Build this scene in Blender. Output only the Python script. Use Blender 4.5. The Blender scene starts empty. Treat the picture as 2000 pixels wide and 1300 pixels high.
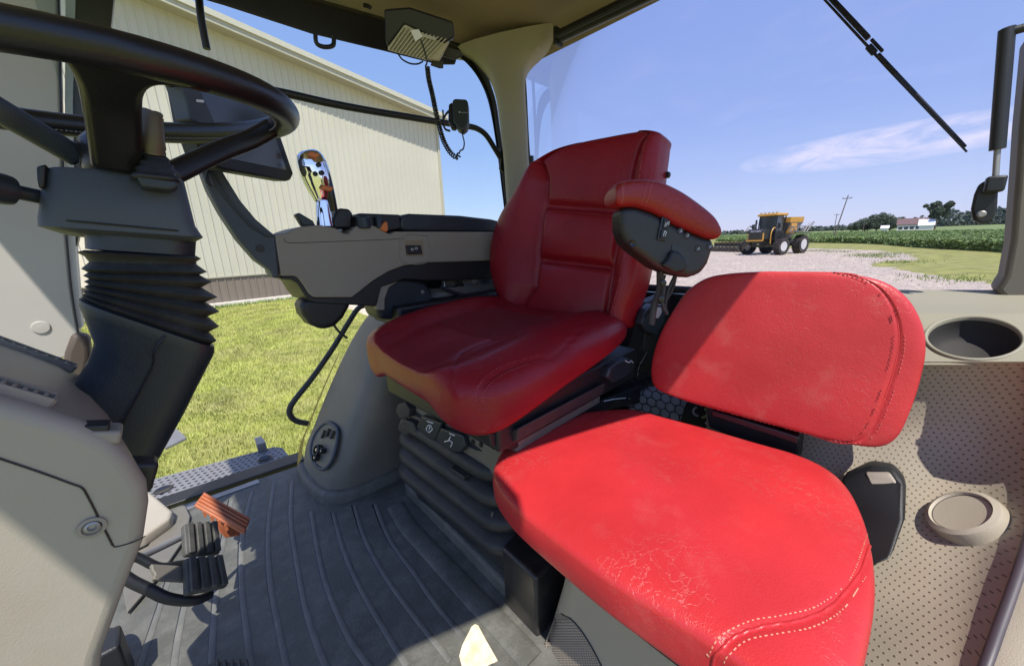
import bpy, bmesh, math, random
from mathutils import Vector, Matrix, noise
from mathutils.bvhtree import BVHTree
random.seed(7)
sc = bpy.context.scene
COL = sc.collection
# ------------------------------------------------------------------ camera
F, CX, CY = 720., 1000., 650.
PITCH, ROLL, YAW, H = math.radians(13.8), math.radians(2.3), math.radians(46), .80
GZ = -1.6
fw = Vector((math.cos(YAW)*math.cos(PITCH), math.sin(YAW)*math.cos(PITCH), -math.sin(PITCH)))
r0 = Vector((math.sin(YAW), -math.cos(YAW), 0)); u0 = r0.cross(fw)
rt = r0*math.cos(ROLL)-u0*math.sin(ROLL); up = r0*math.sin(ROLL)+u0*math.cos(ROLL)
C0 = Vector((0, 0, H))
cam = bpy.data.cameras.new('camera'); cam.lens = 36*F/2000; cam.sensor_width = 36
cam.clip_start = .01; cam.clip_end = 6000
co = bpy.data.objects.new('camera', cam); COL.objects.link(co)
co.matrix_world = Matrix.Translation(C0) @ Matrix((rt, up, -fw)).transposed().to_4x4()
sc.camera = co
# ------------------------------------------------------------------ light
SAZ, SEL = math.radians(235), math.radians(62)
sdir = Vector((math.cos(SAZ)*math.cos(SEL), math.sin(SAZ)*math.cos(SEL), math.sin(SEL)))
sl = bpy.data.lights.new('sun', 'SUN'); sl.energy = 4.0; sl.angle = math.radians(.5); sl.color = (1, .95, .87)
so = bpy.data.objects.new('sun', sl); COL.objects.link(so)
so.rotation_euler = (-sdir).to_track_quat('-Z', 'Y').to_euler()
sc.view_settings.view_transform = 'Standard'; sc.view_settings.look = 'None'
sc.view_settings.exposure = 0.75; sc.view_settings.gamma = 1; sc.view_settings.use_curve_mapping = False
w = bpy.data.worlds.new("World"); sc.world = w; w.use_nodes = True
nt = w.node_tree; nt.nodes.clear()
def wn(t, **k):
    n = nt.nodes.new(t)
    for a, b in k.items(): setattr(n, a, b)
    return n
def wmath(op, a, b=None, c=None):
    n = wn('ShaderNodeMath', operation=op)
    for i, v in enumerate((a, b, c)):
        if v is None: continue
        if isinstance(v, (int, float)): n.inputs[i].default_value = v
        else: nt.links.new(v, n.inputs[i])
    return n.outputs[0]
sky = wn('ShaderNodeTexSky', sky_type='NISHITA'); sky.sun_disc = False
sky.sun_elevation = SEL; sky.sun_rotation = math.radians(90)-SAZ
sky.air_density = 1.0; sky.dust_density = .25; sky.ozone_density = 2.0
tc = wn('ShaderNodeTexCoord')
mp = wn('ShaderNodeMapping'); mp.inputs['Scale'].default_value = (1, 1, 1)
def wcloud(az0, el0, waz, wel, scale, det, lo, hi, tilt=0, seed=0):
    """wisps of high cloud round a sky direction"""
    sx = wn('ShaderNodeSeparateXYZ'); nt.links.new(tc.outputs['Generated'], sx.inputs[0])
    az = wmath('ARCTAN2', sx.outputs[1], sx.outputs[0]); el = wmath('ARCSINE', sx.outputs[2])
    da = wmath('SUBTRACT', az, math.radians(az0)); de = wmath('SUBTRACT', wmath('SUBTRACT', el, math.radians(el0)), wmath('MULTIPLY', da, tilt))
    m = wmath('ADD', wmath('POWER', wmath('ABSOLUTE', wmath('DIVIDE', da, math.radians(waz))), 2.), wmath('POWER', wmath('ABSOLUTE', wmath('DIVIDE', de, math.radians(wel))), 2.))
    m = wmath('MAXIMUM', wmath('SUBTRACT', 1., m), 0.)
    cb = wn('ShaderNodeCombineXYZ'); nt.links.new(wmath('MULTIPLY', da, scale), cb.inputs[0]); nt.links.new(wmath('MULTIPLY', de, scale*3.2), cb.inputs[1]); cb.inputs[2].default_value = seed
    no = wn('ShaderNodeTexNoise'); no.inputs['Scale'].default_value = 1; no.inputs['Detail'].default_value = det; no.inputs['Roughness'].default_value = .62
    no.inputs['Distortion'].default_value = .6
    nt.links.new(cb.outputs[0], no.inputs['Vector'])
    mr = wn('ShaderNodeMapRange'); mr.interpolation_type = 'SMOOTHSTEP'
    mr.inputs['From Min'].default_value = lo; mr.inputs['From Max'].default_value = hi
    nt.links.new(no.outputs[0], mr.inputs['Value'])
    return wmath('MULTIPLY', mr.outputs[0], wmath('POWER', m, .6))
cl = wmath('MAXIMUM', wcloud(2.5, 8.2, 13, 1.9, 9, 7, .30, .72, -.02, 3.), wcloud(-4, 25, 11, 6, 8, 7, .18, .62, 0, 14.))
cl = wmath('MAXIMUM', cl, wmath('MULTIPLY', wcloud(0, 18, 40, 12, 5, 5, .45, .95, 0, 21.), .15))
sx_ = wn('ShaderNodeSeparateXYZ'); nt.links.new(tc.outputs['Generated'], sx_.inputs[0])
hz = wn('ShaderNodeValToRGB'); nt.links.new(sx_.outputs[2], hz.inputs[0])
hz.color_ramp.elements[0].position = 0.0; hz.color_ramp.elements[0].color = (.54, .64, .92, 1)
hz.color_ramp.elements[1].position = .62; hz.color_ramp.elements[1].color = (.26, .40, .87, 1)
e_ = hz.color_ramp.elements.new(.22); e_.color = (.34, .48, .88, 1)
hm = wn('ShaderNodeVectorMath', operation='SCALE'); nt.links.new(hz.outputs[0], hm.inputs[0]); hm.inputs[3].default_value = 6.3
hx_ = wn('ShaderNodeMix', data_type='RGBA'); hx_.inputs[0].default_value = .8; nt.links.new(sky.outputs[0], hx_.inputs[6]); nt.links.new(hm.outputs[0], hx_.inputs[7])
mx = wn('ShaderNodeMix', data_type='RGBA'); nt.links.new(wmath('MULTIPLY', cl, .9), mx.inputs[0])
nt.links.new(hx_.outputs[2], mx.inputs[6]); mx.inputs[7].default_value = (5.9, 5.7, 6.6, 1)
bg = wn('ShaderNodeBackground'); bg.inputs[1].default_value = .13
nt.links.new(mx.outputs[2], bg.inputs[0])
wo = wn('ShaderNodeOutputWorld'); nt.links.new(bg.outputs[0], wo.inputs[0])

# ------------------------------------------------------------------ pixel measurements of the photo -> points on real planes
def ray(px, py): return fw+rt*((px-CX)/F)-up*((py-CY)/F)
def PX(px, py, x): d = ray(px, py); return C0+d*(x/d.x)
def PY(px, py, y): d = ray(px, py); return C0+d*(y/d.y)
def PZ(px, py, z): d = ray(px, py); return C0+d*((z-H)/d.z)
def PD(px, py, t): return C0+ray(px, py)*t
def PN(px, py, n, p0):
    n = Vector(n); d = ray(px, py); return C0+d*(n.dot(Vector(p0)-C0)/n.dot(d))
# ------------------------------------------------------------------ materials
MATS = {}
def mat(name, col, rough=.5, var=.12, scale=8, bump=.0, bscale=200, metal=0, spec=.5, coat=0, dirt=None, dirt_amt=.3, dscale=5):
    if name in MATS: return MATS[name]
    m = bpy.data.materials.new(name); m.use_nodes = True; t = m.node_tree; N = t.nodes; L = t.links
    b = N['Principled BSDF']; b.inputs['Roughness'].default_value = rough; b.inputs['Metallic'].default_value = metal
    b.inputs['Specular IOR Level'].default_value = spec; b.inputs['Coat Weight'].default_value = coat
    tc = N.new('ShaderNodeTexCoord'); n = N.new('ShaderNodeTexNoise'); n.inputs['Scale'].default_value = scale; n.inputs['Detail'].default_value = 6
    L.new(tc.outputs['Object'], n.inputs['Vector'])
    r = N.new('ShaderNodeValToRGB'); r.color_ramp.elements[0].position = .3; r.color_ramp.elements[1].position = .7
    r.color_ramp.elements[0].color = tuple(c*(1-var) for c in col)+(1,); r.color_ramp.elements[1].color = tuple(min(1, c*(1+var)) for c in col)+(1,)
    L.new(n.outputs[0], r.inputs[0]); out = r.outputs[0]
    if dirt:
        d = N.new('ShaderNodeTexNoise'); d.inputs['Scale'].default_value = dscale; d.inputs['Detail'].default_value = 9; d.inputs['Roughness'].default_value = .7
        L.new(tc.outputs['Object'], d.inputs['Vector'])
        q = N.new('ShaderNodeMapRange'); q.inputs[1].default_value = .45; q.inputs[2].default_value = .72; q.inputs[4].default_value = dirt_amt
        L.new(d.outputs[0], q.inputs[0])
        x = N.new('ShaderNodeMix'); x.data_type = 'RGBA'; L.new(q.outputs[0], x.inputs[0]); L.new(out, x.inputs[6]); x.inputs[7].default_value = tuple(dirt)+(1,)
        out = x.outputs[2]
    L.new(out, b.inputs['Base Color'])
    rr = N.new('ShaderNodeMapRange'); rr.inputs[3].default_value = rough*.82; rr.inputs[4].default_value = min(1, rough*1.2); L.new(n.outputs[0], rr.inputs[0]); L.new(rr.outputs[0], b.inputs['Roughness'])
    if bump:
        n2 = N.new('ShaderNodeTexNoise'); n2.inputs['Scale'].default_value = bscale; n2.inputs['Detail'].default_value = 3; L.new(tc.outputs['Object'], n2.inputs['Vector'])
        bp = N.new('ShaderNodeBump'); bp.inputs['Strength'].default_value = bump; bp.inputs['Distance'].default_value = .002
        L.new(n2.outputs[0], bp.inputs['Height']); L.new(bp.outputs[0], b.inputs['Normal'])
    MATS[name] = m; return m
def leather(name, col, rough=.38, wrinkle=.0, grain=.35, scuff=.0, spec=.4):
    m = bpy.data.materials.new(name); m.use_nodes = True; t = m.node_tree; N = t.nodes; L = t.links
    b = N['Principled BSDF']; b.inputs['Specular IOR Level'].default_value = spec; tc = N.new('ShaderNodeTexCoord')
    n = N.new('ShaderNodeTexNoise'); n.inputs['Scale'].default_value = 7; n.inputs['Detail'].default_value = 8; L.new(tc.outputs['Object'], n.inputs['Vector'])
    r = N.new('ShaderNodeValToRGB'); r.color_ramp.elements[0].position = .3; r.color_ramp.elements[1].position = .72
    r.color_ramp.elements[0].color = tuple(c*.86 for c in col)+(1,); r.color_ramp.elements[1].color = tuple(c*1.1 for c in col)+(1,)
    L.new(n.outputs[0], r.inputs[0]); out = r.outputs[0]
    # crease lines
    dn = N.new('ShaderNodeTexNoise'); dn.inputs['Scale'].default_value = 13; dn.inputs['Detail'].default_value = 8; L.new(tc.outputs['Object'], dn.inputs['Vector'])
    vm = N.new('ShaderNodeMix'); vm.data_type = 'RGBA'; vm.inputs[0].default_value = .22; L.new(tc.outputs['Object'], vm.inputs[6]); L.new(dn.outputs[1], vm.inputs[7])
    v = N.new('ShaderNodeTexVoronoi'); v.feature = 'DISTANCE_TO_EDGE'; v.inputs['Scale'].default_value = 42; L.new(vm.outputs[2], v.inputs['Vector'])
    cr = N.new('ShaderNodeMapRange'); cr.inputs[1].default_value = 0; cr.inputs[2].default_value = .035; cr.inputs[3].default_value = 1; cr.inputs[4].default_value = 0; L.new(v.outputs[0], cr.inputs[0])
    mk = N.new('ShaderNodeTexNoise'); mk.inputs['Scale'].default_value = 5; mk.inputs['Detail'].default_value = 3; L.new(tc.outputs['Object'], mk.inputs['Vector'])
    mr = N.new('ShaderNodeMapRange'); mr.inputs[1].default_value = .46; mr.inputs[2].default_value = .62; L.new(mk.outputs[0], mr.inputs[0])
    mm = N.new('ShaderNodeMath'); mm.operation = 'MULTIPLY'; L.new(cr.outputs[0], mm.inputs[0]); L.new(mr.outputs[0], mm.inputs[1])
    if wrinkle:
        q = N.new('ShaderNodeMath'); q.operation = 'MULTIPLY'; L.new(mm.outputs[0], q.inputs[0]); q.inputs[1].default_value = wrinkle
        x = N.new('ShaderNodeMix'); x.data_type = 'RGBA'; L.new(q.outputs[0], x.inputs[0]); L.new(out, x.inputs[6]); x.inputs[7].default_value = (.75, .25, .2, 1); out = x.outputs[2]
    if scuff:
        s = N.new('ShaderNodeTexNoise'); s.inputs['Scale'].default_value = 11; s.inputs['Detail'].default_value = 9; s.inputs['Roughness'].default_value = .65; L.new(tc.outputs['Object'], s.inputs['Vector'])
        q = N.new('ShaderNodeMapRange'); q.inputs[1].default_value = .56; q.inputs[2].default_value = .78; q.inputs[4].default_value = scuff; L.new(s.outputs[0], q.inputs[0])
        x = N.new('ShaderNodeMix'); x.data_type = 'RGBA'; L.new(q.outputs[0], x.inputs[0]); L.new(out, x.inputs[6]); x.inputs[7].default_value = (.5, .27, .22, 1); out = x.outputs[2]
    L.new(out, b.inputs['Base Color'])
    rr = N.new('ShaderNodeMapRange'); rr.inputs[3].default_value = rough*.8; rr.inputs[4].default_value = rough*1.25; L.new(n.outputs[0], rr.inputs[0]); L.new(rr.outputs[0], b.inputs['Roughness'])
    v2 = N.new('ShaderNodeTexVoronoi'); v2.inputs['Scale'].default_value = 420; L.new(tc.outputs['Object'], v2.inputs['Vector'])
    b1 = N.new('ShaderNodeBump'); b1.inputs['Strength'].default_value = grain; b1.inputs['Distance'].default_value = .0008; L.new(v2.outputs[0], b1.inputs['Height'])
    b2 = N.new('ShaderNodeBump'); b2.invert = True; b2.inputs['Strength'].default_value = .42; b2.inputs['Distance'].default_value = .0012; L.new(mm.outputs[0], b2.inputs['Height']); L.new(b1.outputs[0], b2.inputs['Normal'])
    b3 = N.new('ShaderNodeBump'); b3.inputs['Strength'].default_value = .2; b3.inputs['Distance'].default_value = .02; L.new(n.outputs[0], b3.inputs['Height']); L.new(b2.outputs[0], b3.inputs['Normal'])
    L.new(b3.outputs[0], b.inputs['Normal'])
    return m
def dots(name, col, hole, du, dv, rad, rough=.6, bump=.6, dirt=None):
    """perforated surface: staggered holes from the UV map (metres)"""
    m = bpy.data.materials.new(name); m.use_nodes = True; t = m.node_tree; N = t.nodes; L = t.links
    b = N['Principled BSDF']; b.inputs['Roughness'].default_value = rough
    uv = N.new('ShaderNodeUVMap'); s = N.new('ShaderNodeSeparateXYZ'); L.new(uv.outputs[0], s.inputs[0])
    def M(op, a, b_=None):
        n = N.new('ShaderNodeMath'); n.operation = op
        for i, q in enumerate((a, b_)):
            if q is None: continue
            if isinstance(q, (int, float)): n.inputs[i].default_value = q
            else: L.new(q, n.inputs[i])
        return n.outputs[0]
    v = M('DIVIDE', s.outputs[1], dv); row = M('FLOOR', v); fv = M('SUBTRACT', M('FRACT', v), .5)
    u = M('ADD', M('DIVIDE', s.outputs[0], du), M('MULTIPLY', M('MODULO', row, 2.), .5)); fu = M('SUBTRACT', M('FRACT', u), .5)
    d = M('SQRT', M('ADD', M('POWER', M('MULTIPLY', fu, du), 2.), M('POWER', M('MULTIPLY', fv, dv), 2.)))
    k = N.new('ShaderNodeMapRange'); k.interpolation_type = 'SMOOTHSTEP'; k.inputs[1].default_value = rad*.75; k.inputs[2].default_value = rad*1.2; L.new(d, k.inputs[0])
    tc = N.new('ShaderNodeTexCoord'); n = N.new('ShaderNodeTexNoise'); n.inputs['Scale'].default_value = 6; n.inputs['Detail'].default_value = 7; L.new(tc.outputs['Object'], n.inputs['Vector'])
    r = N.new('ShaderNodeValToRGB'); r.color_ramp.elements[0].position = .3; r.color_ramp.elements[1].position = .7
    r.color_ramp.elements[0].color = tuple(c*.88 for c in col)+(1,); r.color_ramp.elements[1].color = tuple(c*1.1 for c in col)+(1,); L.new(n.outputs[0], r.inputs[0])
    x = N.new('ShaderNodeMix'); x.data_type = 'RGBA'; L.new(k.outputs[0], x.inputs[0]); x.inputs[6].default_value = tuple(hole)+(1,); L.new(r.outputs[0], x.inputs[7]); L.new(x.outputs[2], b.inputs['Base Color'])
    bp = N.new('ShaderNodeBump'); bp.inputs['Strength'].default_value = bump; bp.inputs['Distance'].default_value = .002; L.new(k.outputs[0], bp.inputs['Height']); L.new(bp.outputs[0], b.inputs['Normal'])
    return m
def glassmat(name, tint, refl=.6):
    m = bpy.data.materials.new(name); m.use_nodes = True; t = m.node_tree; N = t.nodes; L = t.links; N.clear()
    o = N.new('ShaderNodeOutputMaterial'); tr = N.new('ShaderNodeBsdfTransparent'); tr.inputs[0].default_value = tuple(tint)+(1,)
    g = N.new('ShaderNodeBsdfGlossy'); g.inputs['Roughness'].default_value = .02; fr = N.new('ShaderNodeFresnel'); fr.inputs[0].default_value = 1.5
    k = N.new('ShaderNodeMath'); k.operation = 'MULTIPLY'; k.inputs[1].default_value = refl; L.new(fr.outputs[0], k.inputs[0])
    x = N.new('ShaderNodeMixShader'); L.new(k.outputs[0], x.inputs[0]); L.new(tr.outputs[0], x.inputs[1]); L.new(g.outputs[0], x.inputs[2]); L.new(x.outputs[0], o.inputs[0])
    return m
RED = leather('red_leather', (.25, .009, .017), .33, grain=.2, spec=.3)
RED2 = leather('red_leather_worn', (.44, .024, .028), .33, wrinkle=.20, grain=.28, scuff=.10)
RED3 = leather('red_leather_scuffed', (.43, .03, .034), .40, wrinkle=.12, grain=.3, scuff=.22)
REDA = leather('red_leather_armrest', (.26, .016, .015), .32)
THREAD = mat('thread_pink', (.62, .16, .15), .7)
BEIGE = mat('beige_plastic', (.36, .32, .25), .55, .06, 4, .25, 700, dirt=(.30, .25, .18), dirt_amt=.35)
BEIGE2 = mat('warm_grey_plastic', (.26, .23, .19), .5, .06, 4, .3, 600, dirt=(.25, .2, .15), dirt_amt=.3)
BEIGED = mat('brown_headliner', (.25, .195, .13), .85, .08, 5, .3, 500)
FEND = mat('grey_brown_fender_plastic', (.13, .122, .102), .5, .07, 4, .3, 600, dirt=(.24, .2, .15), dirt_amt=.35)
BLACK = mat('black_plastic', (.010, .011, .013), .45, .15, 10, .2, 500)
BLACKG = mat('black_gloss', (.012, .012, .014), .22, .1)
RUB = mat('black_rubber', (.022, .024, .026), .6, .15, 10, .2, 300, dirt=(.12, .11, .09), dirt_amt=.3, dscale=9)
BLUEG = mat('blue_grey_plastic', (.045, .056, .072), .5, .08, 6, .3, 600, dirt=(.11, .11, .11), dirt_amt=.3)
BLUED = mat('dark_blue_plastic', (.014, .021, .029), .42, .12, 6, .2, 500, dirt=(.06, .065, .065), dirt_amt=.3)
MATT = mat('mat_rubber', (.078, .078, .066), .6, .2, 9, .5, 160, dirt=(.20, .195, .175), dirt_amt=.5, dscale=17)
RIBM = mat('mat_rib_rubber', (.11, .11, .10), .6, .2, 7, .3, 200, dirt=(.2, .19, .16), dirt_amt=.5, dscale=20)
SUSP = mat('suspension_rubber', (.014, .016, .018), .55, .15, 8, .3, 200, dirt=(.10, .09, .07), dirt_amt=.35, dscale=9)
STEEL = mat('steel', (.55, .55, .56), .32, .08, metal=1)
STEELD = mat('dull_steel', (.30, .30, .30), .5, .15, metal=.7, dirt=(.2, .15, .1), dirt_amt=.4)
CHROME = mat('chrome', (.9, .9, .92), .04, .02, metal=1)
ORANGE = mat('orange_plastic', (.62, .17, .035), .45, .08)
PEDO = mat('orange_brown_pedal', (.42, .12, .045), .55, .12, 20, .2, 300, dirt=(.3, .2, .14), dirt_amt=.4, dscale=30)
WHITE = mat('white_print', (.75, .77, .8), .5)
PALEG = mat('pale_grey_plastic', (.42, .40, .36), .5, .05, 4, .15, 600)
ALU = mat('ribbed_aluminium', (.40, .37, .30), .45, .1, metal=.3)
YEL = mat('machine_yellow', (.60, .33, .06), .4, .1, 2)
SCREEN = mat('screen_glass', (.035, .045, .05), .18, .1, 3, spec=.8)
# ------------------------------------------------------------------ mesh helpers
def mesh(name, vs, fs, m=None, parent=None, smooth=True, uvs=None, autos=None):
    me = bpy.data.meshes.new(name); me.from_pydata([tuple(v) for v in vs], [], fs); me.validate(); me.update()
    if uvs:
        l = me.uv_layers.new(name='UVMap')
        for lp in me.loops: l.data[lp.index].uv = uvs[lp.vertex_index]
    if m: me.materials.append(m)
    o = bpy.data.objects.new(name, me); COL.objects.link(o)
    if smooth: me.polygons.foreach_set('use_smooth', [True]*len(me.polygons))
    if autos: 
        try: me.set_sharp_from_angle(angle=math.radians(autos))
        except Exception: pass
    if parent: o.parent = parent
    return o
def fixn(o):
    bm = bmesh.new(); bm.from_mesh(o.data); bmesh.ops.recalc_face_normals(bm, faces=bm.faces[:]); bm.to_mesh(o.data); bm.free(); return o
def bev(o, wdt, seg=3, ang=30):
    b = o.modifiers.new('bevel', 'BEVEL'); b.width = wdt; b.segments = seg; b.limit_method = 'ANGLE'; b.angle_limit = math.radians(ang); b.harden_normals = False
    try: o.data.set_sharp_from_angle(angle=math.radians(60))
    except Exception: pass
    return o
def cr(pts, n=8, closed=False):
    P = [Vector(p) for p in pts]; out = []; k = len(P)
    for i in range(k if closed else k-1):
        if closed: a, b, c, d = P[(i-1) % k], P[i], P[(i+1) % k], P[(i+2) % k]
        else: a, b, c, d = P[max(i-1, 0)], P[i], P[i+1], P[min(i+2, k-1)]
        for j in range(n):
            t = j/n; out.append(.5*((2*b)+(c-a)*t+(2*a-5*b+4*c-d)*t*t+(3*b-a-3*c+d)*t**3))
    if not closed: out.append(P[-1].copy())
    return out
def slab(name, pts, ext, m, parent=None, b=.004, seg=3, smooth_out=0):
    """closed outline extruded by the vector ext, edges bevelled"""
    P = cr(pts, smooth_out, True) if smooth_out else [Vector(p) for p in pts]
    n = len(P); ext = Vector(ext); vs = P+[p+ext for p in P]
    fs = [tuple(range(n)), tuple(range(2*n-1, n-1, -1))]+[(i, i+n, (i+1) % n+n, (i+1) % n) for i in range(n)]
    o = fixn(mesh(name, vs, fs, m, parent, True))
    if b: bev(o, b, seg)
    else: o.data.set_sharp_from_angle(angle=math.radians(40))
    return o
def tube(name, pts, r, m, parent=None, n=10, sm=6, cap=True, closed=False, flat=1., upv=None):
    P = cr(pts, sm, closed) if sm else [Vector(p) for p in pts]
    R = r if callable(r) else (lambda t: r)
    vs, fs, N = [], [], len(P); prev = None
    for i, p in enumerate(P):
        if closed: t = P[(i+1) % N]-P[i-1]
        else: t = P[min(i+1, N-1)]-P[max(i-1, 0)]
        if t.length < 1e-9: t = Vector((0, 0, 1))
        t.normalize()
        if upv is not None: a = Vector(upv)-t*Vector(upv).dot(t); a.normalize()
        elif prev is None: a = t.orthogonal().normalized()
        else: a = (prev-t*prev.dot(t)).normalized()
        prev = a; b = t.cross(a); rr = R(i/max(1, N-1))
        for k in range(n):
            q = 2*math.pi*k/n; vs.append(p+a*math.cos(q)*rr*flat+b*math.sin(q)*rr)
    for i in range(N if closed else N-1):
        for k in range(n):
            j = (i+1) % N
            fs.append((i*n+k, i*n+(k+1) % n, j*n+(k+1) % n, j*n+k))
    if cap and not closed: fs.append(tuple(range(n-1, -1, -1))); fs.append(tuple((N-1)*n+k for k in range(n)))
    o = mesh(name, vs, fs, m, parent, True, autos=50); return o
class Bag:
    """collects many small pieces of one part in one mesh"""
    def __init__(s): s.v = []; s.f = []; s.p = []
    def add(s, vs, fs): k = len(s.v); s.p.append((list(vs), list(fs))); s.v += [Vector(v) for v in vs]; s.f += [tuple(i+k for i in f) for f in fs]
    def box(s, c, ax, ay, az):
        c = Vector(c); ax, ay, az = Vector(ax), Vector(ay), Vector(az)
        s.add([c+ax*i+ay*j+az*k for i in (-1, 1) for j in (-1, 1) for k in (-1, 1)], [(0, 1, 3, 2), (4, 6, 7, 5), (0, 4, 5, 1), (2, 3, 7, 6), (0, 2, 6, 4), (1, 5, 7, 3)])
    def bar(s, a, b, r, n=6):
        a, b = Vector(a), Vector(b); t = (b-a).normalized(); x = t.orthogonal().normalized(); y = t.cross(x)
        s.add([p+x*math.cos(2*math.pi*k/n)*r+y*math.sin(2*math.pi*k/n)*r for p in (a, b) for k in range(n)],
              [(k, (k+1) % n, n+(k+1) % n, n+k) for k in range(n)]+[tuple(range(n-1, -1, -1)), tuple(range(n, 2*n))])
    def sweep(s, P, r, n=6):
        k0 = len(s.v); N = len(P); prev = None
        for i, p in enumerate(P):
            t = (P[min(i+1, N-1)]-P[max(i-1, 0)]).normalized(); a = t.orthogonal().normalized() if prev is None else (prev-t*prev.dot(t)).normalized(); prev = a; b = t.cross(a)
            s.v += [p+a*math.cos(2*math.pi*k/n)*r+b*math.sin(2*math.pi*k/n)*r for k in range(n)]
        for i in range(N-1):
            for k in range(n): s.f.append((k0+i*n+k, k0+i*n+(k+1) % n, k0+(i+1)*n+(k+1) % n, k0+(i+1)*n+k))
    def each(s, name, m, parent=None, smooth=False, b=0):
        for vs, fs in s.p:
            g_ = Bag(); g_.add(vs, fs); g_.make(name, m, parent, smooth, b)
    def make(s, name, m, parent=None, smooth=False, b=0):
        o = fixn(mesh(name, s.v, s.f, m, parent, smooth))
        if smooth: o.data.set_sharp_from_angle(angle=math.radians(45))
        if b: bev(o, b, 2)
        return o
def box(name, c, ax, ay, az, m, parent=None, b=.004, seg=3):
    g = Bag(); g.box(c, ax, ay, az); o = g.make(name, m, parent, True)
    if b: bev(o, b, seg)
    return o
def loft(name, rings, m, parent=None, cap=True, closed=True, uv=False, autos=None):
    vs, fs, uvs = [], [], []; n = len(rings[0])
    cum = 0
    for i, r in enumerate(rings):
        if i: cum += (Vector(r[n//2])-Vector(rings[i-1][n//2])).length
        a = 0
        for k, p in enumerate(r):
            if k: a += (Vector(p)-Vector(r[k-1])).length
            vs.append(Vector(p)); uvs.append((a, cum))
    for i in range(len(rings)-1):
        for k in range(n if closed else n-1):
            fs.append((i*n+k, i*n+(k+1) % n, (i+1)*n+(k+1) % n, (i+1)*n+k))
    if cap and closed: fs.append(tuple(range(n-1, -1, -1))); fs.append(tuple((len(rings)-1)*n+k for k in range(n)))
    return fixn(mesh(name, vs, fs, m, parent, True, uvs if uv else None, autos))
def rrect(c, ax, ay, rad, n=6):
    """rounded rectangle ring; ax, ay half vectors"""
    c, ax, ay = Vector(c), Vector(ax), Vector(ay); a, b = ax.length, ay.length; X, Y = ax.normalized(), ay.normalized(); rad = min(rad, a*.999, b*.999); out = []
    for (sx, sy, q0) in ((1, 1, 0), (-1, 1, 90), (-1, -1, 180), (1, -1, 270)):
        for k in range(n+1):
            q = math.radians(q0+90*k/n); out.append(c+X*(sx*(a-rad)+rad*math.cos(q))+Y*(sy*(b-rad)+rad*math.sin(q)))
    return out
def lathe(name, c, axis, prof, m, parent=None, n=32, sx=1., xdir=None, autos=35, cap=True):
    c = Vector(c); A = Vector(axis).normalized(); X = Vector(xdir).normalized() if xdir else A.orthogonal().normalized(); X = (X-A*X.dot(A)).normalized(); Y = A.cross(X)
    rings = [[c+A*h+X*math.cos(2*math.pi*k/n)*r*sx+Y*math.sin(2*math.pi*k/n)*r for k in range(n)] for r, h in prof]
    return loft(name, rings, m, parent, cap=cap, autos=autos)
def quilt(name, L, R, n, ff, fb, m, parent=None, p=5., q=5., ns=72, ntt=72, bend=None):
    """padded upholstery: front and back skins between two edge curves"""
    n = Vector(n).normalized(); Lc = cr(L, 24); Rc = cr(R, 24)
    def samp(c, t): x = t*(len(c)-1); i = min(int(x), len(c)-2); return c[i].lerp(c[i+1], x-i)
    def E(s, t): return max(0, 1-abs(2*s-1)**p)**(1/p)*max(0, 1-abs(2*t-1)**q)**(1/q)
    def pos(s, t, side=1):
        s = min(1, max(0, s)); t = min(1, max(0, t))
        b = samp(Lc, t).lerp(samp(Rc, t), s)
        if bend: b = b+bend(s, t)
        return b+n*(E(s, t)*(ff(s, t) if side > 0 else -fb(s, t)))
    vs, fs = [], []; W = ns+1
    sp = lambda x: .5-.5*math.cos(math.pi*x)
    for side in (1, -1):
        for i in range(ntt+1):
            for j in range(W): vs.append(pos(.35*j/ns+.65*sp(j/ns), .35*i/ntt+.65*sp(i/ntt), side))
    B = W*(ntt+1)
    for i in range(ntt):
        for j in range(ns):
            a = i*W+j; fs.append((a, a+1, a+W+1, a+W)); fs.append((B+a, B+a+W, B+a+W+1, B+a+1))
    me = bpy.data.meshes.new(name); me.from_pydata([tuple(v) for v in vs], [], fs)
    bm = bmesh.new(); bm.from_mesh(me); bmesh.ops.remove_doubles(bm, verts=bm.verts[:], dist=1e-5); bmesh.ops.recalc_face_normals(bm, faces=bm.faces[:]); bm.to_mesh(me); bm.free()
    me.materials.append(m); me.polygons.foreach_set('use_smooth', [True]*len(me.polygons))
    o = bpy.data.objects.new(name, me); COL.objects.link(o); o.parent = parent
    o_pos[name] = pos; return o, pos
o_pos = {}
def stitches(name, pos, path, parent, m=None, r=.0008, step=.006, gap=.45, lift=.0009, n=None):
    """dashes of thread following (s,t) path on a quilted surface"""
    P = cr([Vector((a, b, 0)) for a, b in path], 30); pts = [pos(a.x, a.y) for a in P]; g = Bag(); acc = 0; cur = []
    for i in range(len(pts)-1):
        a, b = pts[i], pts[i+1]; l = (b-a).length; k = max(1, int(l/(step*.25)))
        if l > .012: cur = []; continue
        for j in range(k):
            c = a.lerp(b, j/k); ph = (acc/step) % 1
            if ph < 1-gap: cur.append(c+(C0-c).normalized()*lift)
            elif len(cur) > 1: g.sweep(cur, r, 5); cur = []
            else: cur = []
            acc += l/k
    if len(cur) > 1: g.sweep(cur, r, 5)
    return g.make(name, m or THREAD, parent, True)
def gauss(x, w): return math.exp(-(x/w)**2)
def sstep(a, b, x): x = min(1, max(0, (x-a)/(b-a))); return x*x*(3-2*x)
def proj(p):
    v = p-C0; z = v.dot(fw); return CX+F*v.dot(rt)/z, CY-F*v.dot(up)/z
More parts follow.
